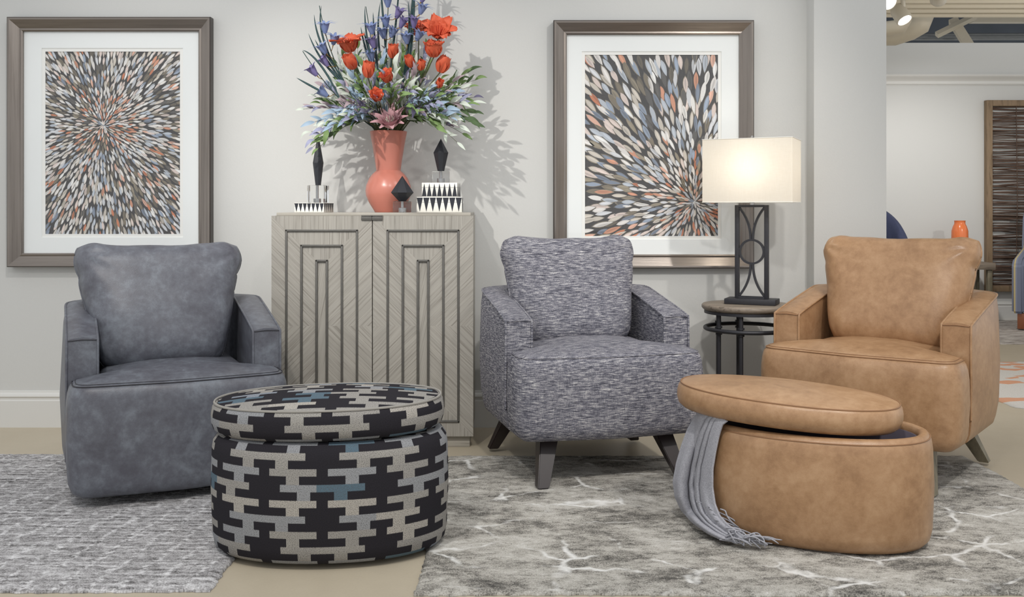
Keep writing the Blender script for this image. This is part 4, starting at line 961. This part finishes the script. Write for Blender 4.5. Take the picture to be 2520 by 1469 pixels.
def flat_arc(name, c, R_, a0, a1, n=28):
    vs = []
    for k in range(n+1):
        a = a0+(a1-a0)*k/n
        for rr_, y in ((R_-0.0045, -0.009), (R_+0.0045, -0.009), (R_+0.0045, 0.009), (R_-0.0045, 0.009)): vs.append((c[0]+rr_*math.cos(a), y, c[1]+rr_*math.sin(a)))
    autosmooth(mo(name, vs, grid_faces(n+1, 4, True)+[(3, 2, 1, 0), (4*n, 4*n+1, 4*n+2, 4*n+3)], 'iron', r), 40)
zc = ZB+FH/2; flat_arc('ring_ornament', (0, zc), 0.052, 0, 2*PI, 48)
for s in (-1, 1):
    for up in (-1, 1):     # four arcs springing from the ring to the corners
        vs = []; p0 = Vector((s*0.005, zc+up*0.056)); p2 = Vector((s*(FW/2-bt-0.001), zc+up*(FH/2-0.012))); p1 = Vector((s*0.006, zc+up*0.135)); pts = bez(p0, p1, p2, 20)
        for i, p in enumerate(pts):
            t_ = (pts[min(i+1, 20)]-pts[max(i-1, 0)]).normalized(); n_ = Vector((-t_.y, t_.x))*0.0042
            for q, y in ((p-n_, -0.009), (p+n_, -0.009), (p+n_, 0.009), (p-n_, 0.009)): vs.append((q.x, y, q.y))
        autosmooth(mo('arc_ornament', vs, grid_faces(21, 4, True)+[(3, 2, 1, 0), (80, 81, 82, 83)], 'iron', r), 40)
ZS0, ZS1 = ZB+FH+0.012, ZB+FH+0.287; SW, SD = 0.386, 0.235
lathe('neck', [(0.011, ZB+FH), (0.011, ZS0+0.02), (0.014, ZS0+0.022), (0.014, ZS0+0.06)], 'silver', r, 20)
def shade_ring(z, g_): return [(-SW/2+g_, -SD/2+g_, z), (SW/2-g_, -SD/2+g_, z), (SW/2-g_, SD/2-g_, z), (-SW/2+g_, SD/2-g_, z)]
sh_ol = round_poly([(p[0], p[1]) for p in shade_ring(0, 0)], [0.004]*4, 4)
n_ = len(sh_ol); vs = [(p.x, p.y, z) for z in (ZS0, ZS1) for p in sh_ol]
shd = autosmooth(mo('lamp_shade', vs, grid_faces(2, n_, True), 'shade', r), 40)
for z in (ZS0, ZS1): tube('shade_wire', [(p.x, p.y, z) for p in sh_ol], 0.0018, 'white_inlay', shd, 6, closed=True)
for s in (-1, 1): tube('spider_arm', [(0, 0, ZS1+0.001), (s*SW/2*0.99, 0, ZS1+0.001)], 0.0018, 'silver', shd, 6)
for a in (-1, 1): tube('harp', [(a*0.012, 0, ZS0+0.02)]+[(a*(0.012+0.045*math.sin(PI*k/12)), 0, ZS0+0.02+(ZS1-ZS0-0.02)*k/12) for k in range(1, 12)]+[(0, 0, ZS1)], 0.0014, 'silver', r, 6)
lathe('finial', [(0.012, ZS1+0.0025), (0.012, ZS1+0.006), (0.005, ZS1+0.008), (0.007, ZS1+0.012), (0.006, ZS1+0.018), (0.0, ZS1+0.02)], 'silver', r, 16)
ZBU = ZS0+0.165
lathe('bulb', [(0.013, ZBU-0.075), (0.016, ZBU-0.05), (0.028, ZBU-0.015), (0.031, ZBU+0.005), (0.026, ZBU+0.024), (0.012, ZBU+0.034), (0.0, ZBU+0.036)], 'bulb', r, 24)
pl = bpy.data.lights.new('lamp_light', 'POINT'); pl.energy = 2.3; pl.shadow_soft_size = 0.035; pl.color = (1, 0.90, 0.76); po = link(bpy.data.objects.new('lamp_light', pl), r); po.location = (0, 0, ZBU+0.0)
bpy.data.objects['bulb'].visible_shadow = True
tube('power_cord', [(0.02, 0.05, 0.01), (0.03, 0.12, 0.006), (0.05, 0.205, 0.002), (0.062, 0.215, -0.05), (0.06, 0.21, -0.18), (0.075, 0.215, -0.35), (0.07, 0.22, -0.58)], 0.0022, 'silver', r, 6)

# ------------------------------------------------------------------ far room
d = 9.07; A_ = P(2425, 717, d); B_ = P(2425, 247, d); Hh = B_.z-A_.z; Wd = 0.95
r = thing('twig_panel', 'framed wall panel of woven brown twigs on the far wall', 'wall art', (A_.x+Wd/2, FY-0.001, A_.z))
for nm_, c_, s_ in (('frame_rail', (-Wd/2+0.0275, -0.03, Hh/2), (0.055, 0.055, Hh)), ('frame_rail', (Wd/2-0.0275, -0.03, Hh/2), (0.055, 0.055, Hh)), ('frame_rail', (0, -0.03, Hh-0.0275), (Wd-0.112, 0.054, 0.055)), ('frame_rail', (0, -0.03, 0.0275), (Wd-0.112, 0.054, 0.055))):
    box(nm_, c_, s_, 'twig_frame', r, 0.003)
R2 = random.Random(9); pr = []
for k in range(124):
    z = 0.06+(Hh-0.12)*k/123+R2.uniform(-0.006, 0.006); y0 = -0.03+R2.uniform(-0.012, 0.012); pts = []; a, b, c_ = R2.uniform(0, 6), R2.uniform(4, 9), R2.uniform(0.003, 0.01); sl = R2.uniform(-0.02, 0.02)
    for i in range(13):
        x = -Wd/2+0.056+(Wd-0.112)*i/12; pts.append((x, y0+0.006*math.sin(i+a), z+c_*math.sin(b*x+a)+sl*x))
    pr.append(sweep(pts, R2.uniform(0.0036, 0.0066), 5))
vs, fs = join(pr); o = mo('twig_weave', vs, fs, 'twig', r); o['kind'] = 'stuff'
for x in (-0.2, 0.15): tube('binding_twig', [(x, -0.05, 0.06), (x+0.01, -0.052, Hh/2), (x, -0.05, Hh-0.06)], 0.004, 'twig', r, 6)
# console table with orange vase
dT = 8.72; x1 = P(2440, 650, dT).x; zT = P(2440, 646, dT).z
r = thing('console_table', 'grey wood console table behind the tan chair', 'table', (x1-0.45, 8.8, 0.0105))
box('table_top', (0, 0, zT-0.04), (0.9, 0.32, 0.06), 'table_wood', r, 0.003)
for sx_ in (-1, 1):
    for sy_ in (-1, 1): box('leg', (sx_*0.41, sy_*0.12, (zT-0.072)/2), (0.04, 0.04, zT-0.072), 'leg_grey', r, 0.002)
hv = P(2362, 543, 8.78).z-zT
o = lathe('vase', [(0.045, 0), (0.06, 0.005), (0.068, 0.03), (0.071, hv*0.55), (0.070, hv*0.75), (0.058, hv*0.86), (0.047, hv*0.92), (0.046, hv*0.98), (0.049, hv), (0.043, hv), (0.04, hv*0.9)], 'orange_vase', None, 40); o.location = (P(2362, 600, 8.78).x, 8.78, zT+0.001); tag(o, 'glossy bright orange vase standing on the far console table', 'vase')
# striped recliner
dR = 8.35; xl = P(2487, 700, dR).x
r = thing('recliner', 'blue grey and mustard striped wing recliner at the right edge', 'armchair', (4.80, 8.36, 0.0105), D(-35))
for s in (-1, 1):
    pr_ = [(-0.42, 0.14), (0.36, 0.14), (0.42, 1.0), (0.33, 1.03), (0.22, 0.95), (0.16, 0.68), (-0.36, 0.60), (-0.42, 0.55)]
    vs = [(s*0.37-(0.045), y, z) for y, z in pr_]+[(s*0.37+0.045, y, z) for y, z in pr_]; n = len(pr_)
    bm = bmesh.new(); bv = [bm.verts.new(v) for v in vs]; bm.faces.new(bv[:n][::-1]); bm.faces.new(bv[n:])
    for i in range(n): bm.faces.new((bv[i], bv[(i+1) % n], bv[n+(i+1) % n], bv[n+i]))
    bmesh.ops.recalc_face_normals(bm, faces=bm.faces); bmesh.ops.bevel(bm, geom=list(bm.edges), offset=0.018, segments=3, affect='EDGES')
    me = bpy.data.meshes.new('side_wing'); bm.to_mesh(me); bm.free(); me.materials.append(M['stripes']); autosmooth(link(bpy.data.objects.new('side_wing', me), r), 40)
    for y in (-0.36, 0.32): box('leg', (s*0.34, y, 0.075), (0.07, 0.07, 0.13), 'red_wood', r, 0.004)
box('seat', (0, -0.08, 0.33), (0.63, 0.66, 0.34), 'stripes', r, 0.05)
box('backrest', (0, 0.27, 0.66), (0.62, 0.16, 0.68), 'stripes', r, 0.05, Matrix.Rotation(D(-7), 3, 'X'))
box('headrest_cushion', (0, 0.16, 0.88), (0.60, 0.14, 0.26), 'stripes', r, 0.06, Matrix.Rotation(D(-7), 3, 'X'))
# navy tub chair
dN = 8.3; xr = P(2233, 560, dN).x
r = thing('tub_chair', 'dark navy upholstered chair half hidden by the pillar', 'armchair', (xr-0.30, dN+0.05, 0), D(0))
ol = [Vector((0.33*math.sin(a), 0.02+0.30*math.cos(a)*1.0)) for a in [D(-120+240*i/36) for i in range(37)]]
V = []
for i, p in enumerate(ol):
    f = abs(i-18)/18; zt = 1.10-0.46*f**2.0*(1.0 if f > 0 else 0); q = (p-Vector((0, 0.02))).normalized()
    for off, z in ((0.0, 0.30), (0.01, 0.45), (0.012+0.02*(1-f), zt-0.04), (0.0, zt), (-0.04, zt+0.01), (-0.075, zt-0.04), (-0.08, 0.45), (-0.07, 0.30)):
        sc2 = 1-0.10*max(0, (z-0.6)/0.4); V.append(Vector((p.x*sc2+q.x*off, p.y+q.y*off+0.06*max(0, z-0.5), z)))
autosmooth(mo('back_shell', V, grid_faces(37, 8, True)+[tuple(range(8)), tuple(range(37*8-1, 36*8-1, -1))], 'navy', r), 50)
box('seat', (0, -0.06, 0.375), (0.52, 0.52, 0.16), 'navy', r, 0.05)
box('head_cushion', (0, 0.20, 0.80), (0.40, 0.10, 0.20), 'navy', r, 0.045, Matrix.Rotation(D(-10), 3, 'X'))
for sx_ in (-1, 1):
    for sy_ in (-1, 1): tube('leg', [(sx_*0.24, sy_*0.24, 0.0), (sx_*0.18, sy_*0.18, 0.31)], [0.012, 0.02], 'light_wood', r, 10)
